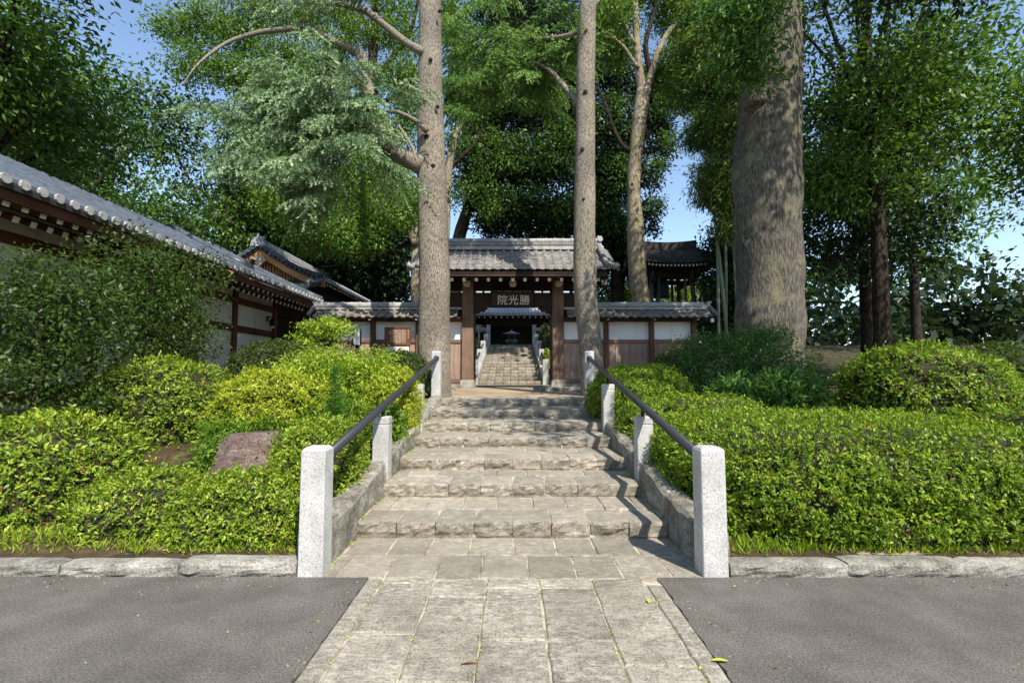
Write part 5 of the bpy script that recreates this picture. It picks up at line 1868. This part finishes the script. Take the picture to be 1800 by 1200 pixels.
bam_bl = [[(1215, 90, 26, 30), (1225, 170, 30, 30), (1232, 240, 26, 24), (1222, 30, 30, 30), (1215, 135, 22, 20)], [(1245, 130, 30, 40), (1240, 70, 30, 30), (1250, 220, 26, 36), (1248, 300, 22, 24), (1240, 340, 18, 20)],
          [(1265, 180, 28, 40), (1270, 270, 28, 40), (1268, 340, 24, 30), (1265, 90, 30, 40)], [(1285, 140, 20, 40), (1282, 230, 20, 40), (1282, 330, 20, 40), (1284, 395, 14, 30)]]
for (pts, Y, lab), bb in zip(culms, bam_bl):
    P, R = px_path(pts, Y)
    t = thing('bamboo', lab, 'bamboo', (P[0].x, Y, 1.1), 'bamboo stems behind the tiled wall')
    P, R = dense(P, R, .14)
    R = [r * (1.10 if i % 2 == 0 else .97) for i, r in enumerate(R)]
    MB().tube(P, R, 10).build('culm', M['culm'], t, True)
    bl = blob_px([b + (Y,) for b in bb], Y)
    put('foliage', leaves('foliage', *cloud(bl, 12000, .19, .036, per=18, clump=.2, inner=.45, droop=.5, flat=.5), M['lf_bamboo']), t)
bdk = thing('evergreen_tree', 'dark evergreen in the shade behind the bamboo stems', 'tree', (10.6, 23.5, 2))
limb('trunk', [(Vector((10.6, 23.5, 1.5)), .2), (Vector((10.7, 23.5, 5)), .16), (Vector((10.6, 23.4, 9)), .06)], 23, M['dark_bark'], bdk, 10, .3)
crown(bdk, blob_px([(1285, 440, 34, 50, 23), (1275, 520, 36, 40, 22), (1330, 420, 60, 90, 23), (1330, 540, 60, 50, 22), (1290, 340, 26, 60, 24), (1285, 560, 30, 30, 21), (1255, 500, 22, 50, 24), (1258, 430, 18, 30, 24), (1300, 480, 40, 60, 23), (1320, 600, 60, 30, 20), (1262, 560, 24, 30, 24)], 23), 30000, .2, .09, 'lf_dark', per=13, clump=.3, inner=.1)

# ---- trees standing outside the picture's columns, left and right, and the one shading the shrubs
def broadleaf(lab, x, y, h, r, mat='lf_mid', n=15000, L=.26, seed=0, group=None, low=.3):
    t = thing('broadleaf_tree', lab, 'tree', (x, y, gz(x, y)), group)
    rr = random.Random(seed)
    z0 = gz(x, y)
    limb('trunk', [(Vector((x, y, z0 - .3)), .28), (Vector((x + .1, y, z0 + h * .35)), .2), (Vector((x - .1, y, z0 + h * .9)), .07)], y, M['dark_bark'], t, 10, .4)
    bl = []
    for k in range(16):
        a, q = rr.uniform(0, 2 * PI), rr.uniform(.15, .75) * r
        z = z0 + h * rr.uniform(low, .95)
        bl.append((x + math.cos(a) * q, y + math.sin(a) * q, z, r * .42, r * .42, r * .3))
    branchlets(t, bl, (x, y, z0 + h * .4), M['dark_bark'], 14, .04)
    crown(t, bl, n, L, L * .45, mat, per=14, clump=.35, inner=.2)
    return t


broadleaf('broad green tree over the low tiled eave, nearest the road', -13.5, 12, 13, 5, 'lf_mid', 26000, .19, 4, low=.45)
broadleaf('tall green tree behind the ridge of the gabled hall', -16, 27, 16, 6, 'lf_mid', 21000, .27, 5)
broadleaf('dark green tree closest to the left end of the gabled hall', -19, 20, 14, 5, 'lf_dark', 18000, .24, 6)
broadleaf('tall bright green tree at the far end of the temple grounds', -25, 30, 17, 7, 'lf_bright', 15000, .32, 7)
broadleaf('broad green tree beyond the massive grey trunk', 12.3, 16.5, 21, 5.2, 'lf_mid', 32000, .22, 8)
broadleaf('tall dark tree far behind the massive grey trunk', 15, 21, 15, 5, 'lf_dark', 20000, .24, 9)
broadleaf('bright tree at the outer edge of the garden past the hedge', 17, 14, 11, 4, 'lf_bright', 20000, .2, 10)
broadleaf('dark green tree far out on the slope behind the garden', 22, 27, 17, 7, 'lf_mid', 15000, .32, 12)
shade = thing('broadleaf_tree', 'wide tree whose high crown shades the upper steps and the dark shrubs', 'tree', (9.6, 3.0, 0))
limb('trunk', [(Vector((9.6, 3.0, -.3)), .35), (Vector((9.3, 3.2, 4)), .28), (Vector((8.0, 3.4, 7)), .2), (Vector((5.8, 3.4, 9)), .1)], 4, M['grey_bark'], shade, 14, .3)
limb('limb', [(Vector((9.2, 3.2, 4.6)), .16), (Vector((6.6, 2.6, 7.4)), .1), (Vector((3.4, 2.4, 8.8)), .04)], 4, M['grey_bark'], shade, 10, .3)
limb('limb', [(Vector((9.2, 3.2, 5)), .16), (Vector((7.2, 5, 8)), .1), (Vector((4.6, 6.0, 9.4)), .05)], 4, M['grey_bark'], shade, 10, .3)
SHB = [(4.3, 3.6, 8.6, .95, .7, .5), (5.4, 3.6, 8.3, 1.0, .9, .6), (6.4, 3.6, 8.3, 1.1, 1.0, .7), (5.7, 5.0, 8.8, 1.2, 1.0, .7), (6.9, 5.2, 8.5, 1.2, 1.0, .7), (7.7, 3.8, 8.0, 1.2, 1.0, .8),
       (4.6, 6.0, 9.2, .8, .9, .5), (5.7, 6.4, 9.4, 1.0, .9, .6), (3.3, 3.7, 8.6, .8, .45, .4), (3.6, 2.6, 8.7, .5, .4, .3), (2.7, 3.2, 8.7, .5, .35, .3), (3.7, 1.5, 8.6, .55, .35, .3), (7.7, 6.1, 12.2, 1.2, 1.0, 1.0), (7.2, 5.4, 12.8, .9, .8, .7), (7.6, 2.7, 8.2, .8, .5, .6)]
crown(shade, SHB, 9500, .2, .095, 'lf_mid', per=12, clump=.3, inner=.1)

# far woods closing the view
wp = []
for k in range(150):
    x = RNG.uniform(-60, 60)
    y = RNG.uniform(46, 60)
    top = 10.5 if -2 < x < 30 else 15
    wp.append((x, y, RNG.uniform(4, top - 1.5), 3.2, 2.2, 2.0))
for k in range(70):
    wp.append((RNG.uniform(9, 60), RNG.uniform(36, 44), RNG.uniform(3.5, 8), 3.0, 2.0, 2.0))
wo = put('distant_woods', leaves('distant_woods', *cloud(wp, 26000, .85, .46, per=12, clump=.8, inner=.1), M['lf_dark']))
wo['kind'] = 'stuff'
# unseen woods added behind the viewer to dim sky light on the fronts
wp = [(RNG.uniform(-46, 46), RNG.uniform(-30, -20), RNG.uniform(2, 11), 3.4, 2.6, 2.4) for k in range(70)]
wo = put('sky_screen_woods', leaves('sky_screen_woods', *cloud(wp, 10000, 1.1, .6, per=12, clump=.8, inner=.1), M['lf_mid']))
wo['kind'] = 'stuff'


# ================================================================== SHRUBS
def mound(name, lab, c, R, n, L, W, mat, p=2.4, seed=1., amp=.04, group=None, loose=.03, core=True, cat_='shrub', face=True, k=.9, per=6):
    zb = gz(c[0], c[1])
    t = thing(name, lab, cat_, (c[0], c[1], zb), group)
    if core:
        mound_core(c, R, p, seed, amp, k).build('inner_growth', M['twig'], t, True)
    put('foliage', leaves('foliage', *mound_leaves(c, R, n, L, W, p, seed, amp, per, loose, face), M[mat]), t)
    for q in range(5):
        a = q * 1.3 + seed
        MB().tube([(c[0] + .1 * math.cos(a), c[1] + .1 * math.sin(a), zb - .1), (c[0] + R[0] * .4 * math.cos(a), c[1] + R[1] * .4 * math.sin(a), c[2] + R[2] * .3)], [.02, .01], 6).build('stem', M['twig'], t)
    return t


AZ = 'rounded azalea shrubs'
# left bed
mound('azalea_bush', 'low yellow-green azalea in the corner behind the foremost granite post and the kerb', (-2.3, 4.5, .10), (.72, .52, .50), 26000, .034, .014, 'lf_azalea', seed=1.3, amp=.06)
mound('azalea_bush', 'yellow-green azalea spilling over the cheek stone under the handrail', (-1.98, 5.2, .38), (.44, .66, .62), 26000, .033, .0135, 'lf_azalea', seed=2.1, amp=.06)
mound('azalea_bush', 'low azalea at the kerb in front of the pink rock', (-3.25, 4.55, .10), (.62, .5, .5), 14000, .034, .014, 'lf_azalea', seed=2.9, amp=.07)
mound('azalea_bush', 'bright yellow azalea above the pink rock', (-3.15, 6.7, 1.0), (.78, .55, .52), 30000, .036, .014, 'lf_azalea_yellow', seed=3.7, amp=.09)
mound('azalea_bush', 'yellow-tipped azalea beside the third granite post and the handrail', (-2.0, 7.7, .85), (.56, .78, .74), 34000, .036, .0135, 'lf_azalea_yellow', seed=4.4, amp=.06)
mound('leafy_shrub', 'broad-leaved green shrub squeezed between the second and third granite posts', (-1.74, 6.75, .66), (.22, .42, .36), 2600, .085, .035, 'lf_green', seed=5.0, amp=.08, per=5)
mound('box_bush', 'dark clipped mound in front of the white-walled building', (-4.95, 10.4, 1.45), (.95, .7, .72), 15000, .045, .02, 'lf_box', seed=5.5, amp=.03)
mound('box_bush', 'dark clipped mound below the carved notice board beside the thick cedar', (-2.25, 10.0, 1.32), (.55, .5, .62), 11000, .045, .02, 'lf_box', seed=6.1, amp=.03)
mound('azalea_bush', 'green azalea between the bright yellow azalea and the wall', (-3.4, 8.9, 1.1), (.9, .7, .62), 13000, .05, .02, 'lf_azalea', seed=6.6, amp=.06)
mound('azalea_bush', 'big rounded azalea at the kerb under the low tiled eave', (-4.7, 5.0, .3), (.85, .8, .75), 13000, .046, .019, 'lf_azalea', seed=7.2, amp=.05)
mound('azalea_bush', 'tall rounded azalea before the white-walled building', (-5.2, 7.4, .8), (1.0, .9, .9), 13000, .05, .02, 'lf_azalea', seed=7.9, amp=.05)
mound('azalea_bush', 'outermost azalea at the kerb on the side of the low tiled eave', (-6.4, 5.3, .3), (.85, .8, .8), 8000, .06, .024, 'lf_hedge', seed=8.3, amp=.05)
# nandina with its yellow top
nan = thing('nandina_bush', 'tall loose nandina with yellow-green tips in front of the narrow white sign', 'shrub', (-2.6, 7.1, gz(-2.6, 7.1)))
NB = [(-2.85, 7.1, 1.25, .55, .4, .4), (-2.3, 7.2, 1.35, .5, .4, .42), (-2.6, 7.0, 1.62, .45, .35, .26), (-2.05, 7.35, 1.55, .35, .3, .3), (-3.1, 7.3, 1.5, .4, .35, .3), (-2.6, 7.3, 1.0, .6, .4, .4)]
put('foliage', leaves('foliage', *cloud(NB, 17000, .062, .02, per=9, clump=.075, inner=.3, droop=.25, flat=.6), M['lf_nandina']), nan)
lowN = [(-2.75, 6.6, .85, .45, .35, .38), (-2.35, 6.35, .75, .36, .3, .4), (-2.05, 6.2, .85, .3, .3, .35), (-3.2, 6.3, .55, .4, .3, .3), (-2.6, 6.1, .45, .4, .3, .25), (-2.9, 6.0, .75, .3, .25, .22), (-3.15, 5.4, .55, .25, .25, .3), (-2.45, 5.35, .7, .16, .16, .16), (-3.3, 5.8, .7, .35, .3, .3)]
lowb = thing('leafy_shrub', 'mid-green leafy shrub around the tall weed and the pink rock', 'shrub', (-2.5, 6.3, gz(-2.5, 6.3)))
put('foliage', leaves('foliage', *cloud(lowN, 16000, .062, .024, per=8, clump=.07, inner=.2, droop=.3, flat=.6), M['lf_green']), lowb)
for q in range(7):
    x, y = -2.9 + q * .14, 6.2 + (q % 3) * .15
    MB().tube([(x, y, gz(x, y) - .05), (x + .03, y, .8), (x - .04, y + .05, 1.05)], [.014, .011, .006], 6).build('stem', M['twig'], lowb)
for q in range(8):
    x, y = -2.95 + q * .12, 7.0 + (q % 3) * .12
    MB().tube([(x, y, gz(x, y) - .05), (x + .05, y, 1.0), (x - .03 + .06 * (q % 2), y + .05, 1.6)], [.014, .011, .006], 6).build('stem', M['twig'], nan)
# young nandina with a flat top
sap = thing('nandina_sapling', 'slender nandina with a flat yellow-green top rising against the dark eave and white wall', 'shrub', (-2.95, 8.2, gz(-2.95, 8.2)))
for dx in (-.1, .02, .12):
    MB().tube([(-2.95 + dx, 8.2, .7), (-2.97 + dx * 1.3, 8.2, 1.5), (-2.95 + dx * 2.2, 8.15, 2.22)], [.016, .013, .007], 6).build('stem', M['twig'], sap)
SB = blob_px([(550, 572, 24, 7), (585, 570, 26, 8), (610, 578, 20, 6), (575, 560, 16, 4), (560, 584, 24, 4), (590, 590, 18, 4), (535, 582, 14, 3), (545, 600, 16, 4), (520, 592, 10, 3)], 8.1)
put('foliage', leaves('foliage', *cloud(SB, 2200, .07, .018, per=9, clump=.055, inner=.1, droop=.3, flat=.4), M['lf_nandina']), sap)
# tall weed with whorled narrow leaves
gr = thing('tall_weed', 'upright weed with whorls of narrow leaves standing among the left shrubs', 'plant', (-2.03, 5.7, gz(-2.03, 5.7)))
zt = at(591, 650, 5.7).z
MB().tube([(-2.03, 5.7, .35), (-2.035, 5.7, .9), (-2.04, 5.7, zt)], [.009, .008, .004], 6).build('stem', M['lf_green'], gr)
P_, A_ = [], []
for k in range(340):
    s = k / 339
    z = .62 + (zt - .60) * s
    a = k * 2.399
    el = -.35 + 1.15 * s
    P_.append((-2.03 - .01 * s, 5.7, z))
    A_.append((math.cos(a) * math.cos(el), math.sin(a) * math.cos(el), math.sin(el)))
P_, A_ = np.array(P_), np.array(A_)
Ls = .17 - .09 * np.linspace(0, 1, 340) ** 1.5
put('foliage', leaves('foliage', P_, A_, np.tile([0, 0, 1.0], (340, 1)) + RNG.normal(size=(340, 3)) * .2, Ls, Ls * .16, RNG.uniform(.3, .9, 340), M['lf_weed']), gr)


def rock(name, lab, c, R, mat, seed, cat_='rock', par=None):
    bm = bmesh.new()
    bmesh.ops.create_icosphere(bm, subdivisions=4, radius=1)
    for v in bm.verts:
        q = v.co.copy()
        d = mnoise.noise(q * 1.4 + Vector((seed, 0, 0))) * .30 + mnoise.noise(q * 3.4 + Vector((0, seed, 0))) * .13 + mnoise.noise(q * 8 + Vector((0, 0, seed))) * .04
        k = 1 + d
        # a few flat cleaved faces
        for nx, ny, nz, lim in ((.3, -.8, .5, .72), (-.6, -.5, .6, .75), (.7, -.3, .64, .74), (0, 0, 1, .78)):
            t = q.x * nx + q.y * ny + q.z * nz
            if t * k > lim:
                k = lim / t
        v.co = Vector((q.x * R[0] * k, q.y * R[1] * k, q.z * R[2] * k))
    mb = MB()
    mb.add([v.co for v in bm.verts], [[x.index for x in f.verts] for f in bm.faces])
    bm.free()
    o = mb.build(name, mat, None, False, loc=c)
    return tag(o, lab, cat_)


rock('rock', 'large cleaved pink rock half hidden in the azaleas', (-2.78, 5.3, .42), (.44, .36, .56), M['rock'], 3)
rock('rock', 'darker lower rock leaning against the pink one', (-2.5, 5.0, .28), (.36, .25, .40), M['rock'], 8)
# right bed
hedge = mound('clipped_hedge', 'broad flat-topped bright green hedge behind the foremost granite post', (3.45, 5.55, .36), (1.88, 1.62, .66), 92000, .034, .0155, 'lf_hedge', p=4.2, seed=1.9, amp=.022, cat_='hedge', k=.93)
mound('clipped_hedge', 'rounded green hedge along the upper part of the handrail', (2.15, 8.6, 1.0), (.82, 1.05, .62), 42000, .036, .0145, 'lf_hedge', seed=2.7, amp=.04, cat_='hedge')
mound('azalea_bush', 'small azalea wedged behind the second granite post and the big hedge', (1.86, 7.25, .6), (.34, .62, .46), 9000, .042, .017, 'lf_hedge', seed=3.3, amp=.05)
mound('box_bush', 'dark rounded bush against the tiled wall beside the dark nandina', (3.7, 11.2, 1.35), (.6, .5, .65), 8000, .05, .022, 'lf_box', seed=4.1, amp=.03)
mound('clipped_hedge', 'low hedge joining the broad flat-topped hedge to the rounded one under the dark nandina', (2.75, 7.5, .72), (1.0, .95, .46), 20000, .036, .0145, 'lf_hedge', seed=8.8, amp=.04, cat_='hedge')
rn = thing('nandina_bush', 'large dark nandina in the shade below the massive grey trunk', 'shrub', (4.1, 8.9, gz(4.1, 8.9)))
RB = [(3.25, 8.9, 1.35, .45, .4, .5), (3.8, 8.9, 1.55, .55, .4, .6), (4.5, 9.0, 1.75, .55, .4, .6), (4.95, 8.8, 1.4, .5, .4, .6), (3.5, 9.1, 1.95, .4, .3, .28), (4.2, 9.1, 2.1, .4, .3, .28), (4.8, 9.2, 2.15, .4, .3, .3), (4.1, 8.6, 1.1, .6, .4, .4), (3.0, 9.1, 2.0, .22, .2, .1)]
put('foliage', leaves('foliage', *cloud(RB, 19000, .075, .021, per=9, clump=.085, inner=.2, droop=.3, flat=.6), M['lf_shade']), rn)
rs = thing('leafy_shrub', 'dark shrub with long whorled leaves behind the big hedge', 'shrub', (3.9, 7.7, gz(3.9, 7.7)))
put('foliage', leaves('foliage', *cloud([(3.55, 7.9, 1.15, .4, .3, .33), (4.1, 7.8, 1.15, .45, .3, .36), (4.6, 7.9, 1.2, .4, .3, .36)], 3600, .13, .034, per=9, clump=.05, inner=.3, droop=-.1, flat=.6), M['lf_shade']), rs)
for t, x0 in ((rn, 3.2), (rs, 3.5)):
    for q in range(9):
        x, y = x0 + q * .19, (8.9 if t is rn else 7.8) + (q % 3) * .1
        MB().tube([(x, y, gz(x, y) - .05), (x + .04, y, 1.2), (x - .05, y, 1.75 if t is rn else 1.3)], [.016, .013, .006], 6).build('stem', M['twig'], t)
mound('clipped_hedge', 'outermost hedge continuing along the kerb past the broad one', (7.0, 5.4, .4), (1.6, 1.5, .75), 16000, .06, .026, 'lf_hedge', p=4.2, seed=5.2, amp=.03, cat_='hedge')
mound('azalea_bush', 'large rounded bush beyond the massive grey trunk', (7.4, 9.0, 1.0), (1.4, 1.0, 1.0), 12000, .065, .028, 'lf_hedge', seed=6.2, amp=.05)
mound('azalea_bush', 'rounded bush far out under the garden trees past the outermost hedge', (10.2, 10.5, 1.0), (1.5, 1.2, 1.1), 9000, .08, .034, 'lf_box', seed=7.2, amp=.05)
# slopes beside the upper stairs
for x, y, R, lab, mt in ((-2.25, 22.0, (.55, .6, .7), 'small bright bush beside the left rail of the upper stairs', 'lf_azalea'), (-2.7, 25.5, (.8, .9, 1.1), 'dark bush high on the slope left of the upper stairs', 'lf_box'),
                         (1.85, 22.4, (.5, .6, .75), 'small bright bush beside the right rail of the upper stairs', 'lf_azalea'), (2.2, 26.5, (.8, .9, 1.3), 'dark clipped bush high on the slope right of the upper stairs', 'lf_box'),
                         (-4.6, 23.5, (1.2, 1, 1), 'wide green bush on the slope behind the notice board wall', 'lf_mid'), (4.8, 24, (1.3, 1, 1.0), 'wide green bush on the slope behind the wall near the pale forked tree', 'lf_mid')):
    mound('garden_bush', lab, (x, y, gz(x, y) + R[2] * .45), R, 4500, .09, .045, mt, seed=x, amp=.05, face=True)
rock('boulder', 'pale mossy boulder beside the left rail of the upper stairs', (-2.15, 21.2, 1.45), (.5, .5, .55), M['upstep'], 5)
rock('boulder', 'grey garden boulder beside the right rail of the upper stairs', (1.85, 23.9, 2.3), (.45, .45, .5), M['greyrock'], 6)

# camellias along the low building
for x, y, h, r_, lab in ((-6.1, 8.2, 3.1, 1.25, 'dark glossy camellia hiding the nearer white wall panels, beside the tall rounded azalea'), (-5.9, 6.1, 2.6, 1.0, 'small dark camellia nearest the road in front of the low tiled eave'), (-7.5, 10.8, 3.0, .8, 'upright dark camellia farthest along the white wall')):
    t = thing('camellia_tree', lab, 'tree', (x, y, gz(x, y)), 'camellias along the white wall')
    z0 = gz(x, y)
    limb('trunk', [(Vector((x, y, z0 - .1)), .06), (Vector((x + .05, y, z0 + h * .5)), .045), (Vector((x, y, z0 + h * .9)), .02)], y, M['dark_bark'], t, 8, .2)
    crown(t, [(x + random.uniform(-.5, .5) * r_, y + random.uniform(-.5, .5) * r_, z0 + h * q, r_ * .62, r_ * .62, h * .2) for q in (.35, .45, .55, .62, .7, .78, .85)], 10000, .075, .034, 'lf_box', per=8, clump=.1, inner=.35)

# ------------------------------------------------------------------ ground cover and small things
def tufts(n, xr, yr, h, mat, name):
    P, A, Ls = [], [], []
    for _ in range(n):
        x, y = random.uniform(*xr), random.uniform(*yr)
        for k in range(6):
            P.append((x + random.gauss(0, .02), y + random.gauss(0, .02), gz(x, y) + .005))
            A.append((random.gauss(0, .5), random.gauss(0, .5), .8))
            Ls.append(h * random.uniform(.5, 1.3))
    P, A, Ls = np.array(P), np.array(A), np.array(Ls)
    o = put(name, leaves(name, P, A, RNG.normal(size=P.shape), Ls, Ls * .12, RNG.uniform(.2, 1, len(P)), M[mat]))
    o['kind'] = 'stuff'


tufts(620, (-6.5, -1.68), (3.93, 4.25), .075, 'lf_azalea', 'grass')
tufts(520, (1.68, 6.5), (3.93, 4.15), .085, 'lf_hedge', 'grass')
tufts(120, (-1.75, -1.66), (4.2, 9.5), .07, 'lf_green', 'grass')
tufts(120, (1.66, 1.75), (4.2, 9.5), .07, 'lf_green', 'grass')
# low ground cover under the shrubs
k = 15000
P = np.stack([RNG.choice([-1, 1], k) * (1.68 + np.abs(RNG.normal(0, 2.2, k))), RNG.uniform(3.98, 9.3, k), np.zeros(k)], 1)
P = P[np.abs(P[:, 0]) < 7]
P = P[np.sin(P[:, 0] * 3.1) + np.sin(P[:, 1] * 2.7 + 1) + RNG.normal(0, .5, len(P)) > -.9]
P[:, 2] = [gz(a, b) + .015 for a, b in P[:, :2]] + np.abs(RNG.normal(0, .05, len(P)))
o = put('ground_cover', leaves('ground_cover', P, RNG.normal(size=P.shape) * [1, 1, .35], np.tile([0, 0, 1.], (len(P), 1)) + RNG.normal(size=P.shape) * .4, RNG.uniform(.03, .065, len(P)), .024, RNG.normal(.4, .2, len(P)), M['lf_green']))
o['kind'] = 'stuff'
# leaf litter
k = 900
P = np.stack([RNG.uniform(-4.5, 4.5, k), RNG.uniform(3.95, 9.5, k), np.zeros(k)], 1)
P = P[np.abs(P[:, 0]) > 1.7]
P[:, 2] = [gz(a, b) + .025 for a, b in P[:, :2]]
o = put('dry_leaves', leaves('dry_leaves', P, RNG.normal(size=P.shape) * [1, 1, .1], np.tile([0, 0, 1.], (len(P), 1)) + RNG.normal(size=P.shape) * .2, .06, .028, RNG.random(len(P)), M['lf_dry']))
o['kind'] = 'stuff'
# moss and weeds in the joints of the steps
P = []
for _ in range(170):
    s = random.choice((-1, 1))
    y = random.uniform(3.8, 9.6)
    zs = 0.0
    for i, Y in enumerate(STEP_Y):
        if y > Y + .02:
            zs = (i + 1) * RISE
    P.append((s * random.uniform(1.385, 1.412), y, zs + .003))
for _ in range(40):
    P.append((random.choice((-.93, .935, -.56, -.187, .187, .56)) + random.uniform(-.01, .01), random.uniform(2.0, 3.65), -.004))
for _ in range(60):
    i = random.randint(0, 6)
    P.append((random.uniform(-1.35, 1.35), STEP_Y[i] - .012, i * RISE + .003))
P = np.repeat(np.array(P), 5, 0) + RNG.normal(size=(len(P) * 5, 3)) * [.008, .012, 0]
A = RNG.normal(size=P.shape) * [.7, .7, .3] + [0, 0, .5]
o = put('weeds', leaves('weeds', P, A, RNG.normal(size=P.shape), RNG.uniform(.012, .03, len(P)), .007, RNG.random(len(P)), M['lf_azalea_yellow']))
o['kind'] = 'stuff'


# grit and crumbs along the edges of the asphalt
P = []
for _ in range(420):
    sd = random.choice((-1, 1))
    if random.random() < .55:
        P.append((sd * random.uniform(1.65, 6), 3.70 - abs(random.gauss(0, .10)), .002))
    elif random.random() < .6:
        P.append((sd * (1.07 + abs(random.gauss(0, .07))), random.uniform(1.9, 3.68), .002))
    else:
        P.append((sd * random.uniform(1.1, 5.5), random.uniform(1.9, 3.6), .002))
mb = MB()
for p in P:
    q = random.choice((.003, .004, .005, .007, .010))
    a = random.uniform(0, 6)
    mb.add([(p[0] + q * math.cos(a + k * 2.1), p[1] + q * math.sin(a + k * 2.1), .0005) for k in range(3)] + [(p[0], p[1], q * .9)], [(0, 1, 3), (1, 2, 3), (2, 0, 3), (0, 2, 1)])
o = mb.build('grit', M['greyrock'])
o['kind'] = 'stuff'
P = np.array([(p[0] + random.gauss(0, .05), p[1] - abs(random.gauss(0, .03)), .004) for p in random.sample(P, 130)])
o = put('leaf_litter', leaves('leaf_litter', P, RNG.normal(size=P.shape) * [1, 1, .12], np.tile([0, 0, 1.], (len(P), 1)) + RNG.normal(size=P.shape) * .25, RNG.uniform(.015, .035, len(P)), .012, RNG.random(len(P)), M['lf_dry']))
o['kind'] = 'stuff'


def fallen(name, lab, x, y, Lx, Wx, ang, mat, cat_):
    n = 7
    top = []
    mb = MB()
    for j, (sgn) in enumerate((1, -1)):
        pass
    vs = []
    for i in range(n + 1):
        u = i / n
        wd = Wx * math.sin(PI * min(1, u * .95 + .03)) * .5
        cz = .006 + .012 * math.sin(PI * u) * .6
        for q in (-1, 0, 1):
            vs.append((Lx * (u - .5), wd * q, cz + (.004 if q else 0)))
    fs = []
    for i in range(n):
        for q in (0, 1):
            a = i * 3 + q
            fs.append((a, a + 1, a + 4, a + 3))
    m_ = len(vs)
    vs += [(v[0], v[1], v[2] - .0012) for v in vs]
    fs += [tuple(m_ + k for k in reversed(f)) for f in fs]
    mb.add(vs, fs)
    o = mb.build(name, M[mat], None, True, loc=(x, y, .001), rot=(0, 0, ang))
    return tag(o, lab, cat_)


M['leaf_yellow'] = plain('fallen_leaf_yellow', lin(176, 186, 66), .5)
M['leaf_brown'] = plain('fallen_leaf_brown', lin(140, 92, 52), .6)


def gpt(x, y):
    v = (CY - y) / F
    Y = -H * (CT - v * ST) / (ST + v * CT)
    return at(x, y, Y)


q = gpt(1265, 1164)
fallen('fallen_leaf', 'long yellow-green leaf lying on the asphalt beside the paved path', q.x, q.y, .085, .026, -.1, 'leaf_yellow', 'leaf')
q = gpt(1141, 1058)
fallen('fallen_leaf', 'small yellow-green leaf caught in the joint of the path edge', q.x, q.y, .06, .03, 1.2, 'leaf_yellow', 'leaf')
q = gpt(824, 1169)
fallen('fallen_leaf', 'brown curled leaf on a joint of the paved path', q.x, q.y, .08, .014, .1, 'leaf_brown', 'leaf')
q = gpt(1292, 1033)
fallen('fallen_leaf', 'tiny pale leaf on the asphalt in front of the broad hedge', q.x, q.y, .03, .012, .4, 'leaf_yellow', 'leaf')
q = gpt(1221, 1128 + 2)
fallen('fallen_leaf', 'little yellow leaf on the edge stones of the path near the long leaf', q.x - .06, q.y - .25, .03, .014, .8, 'leaf_yellow', 'leaf')
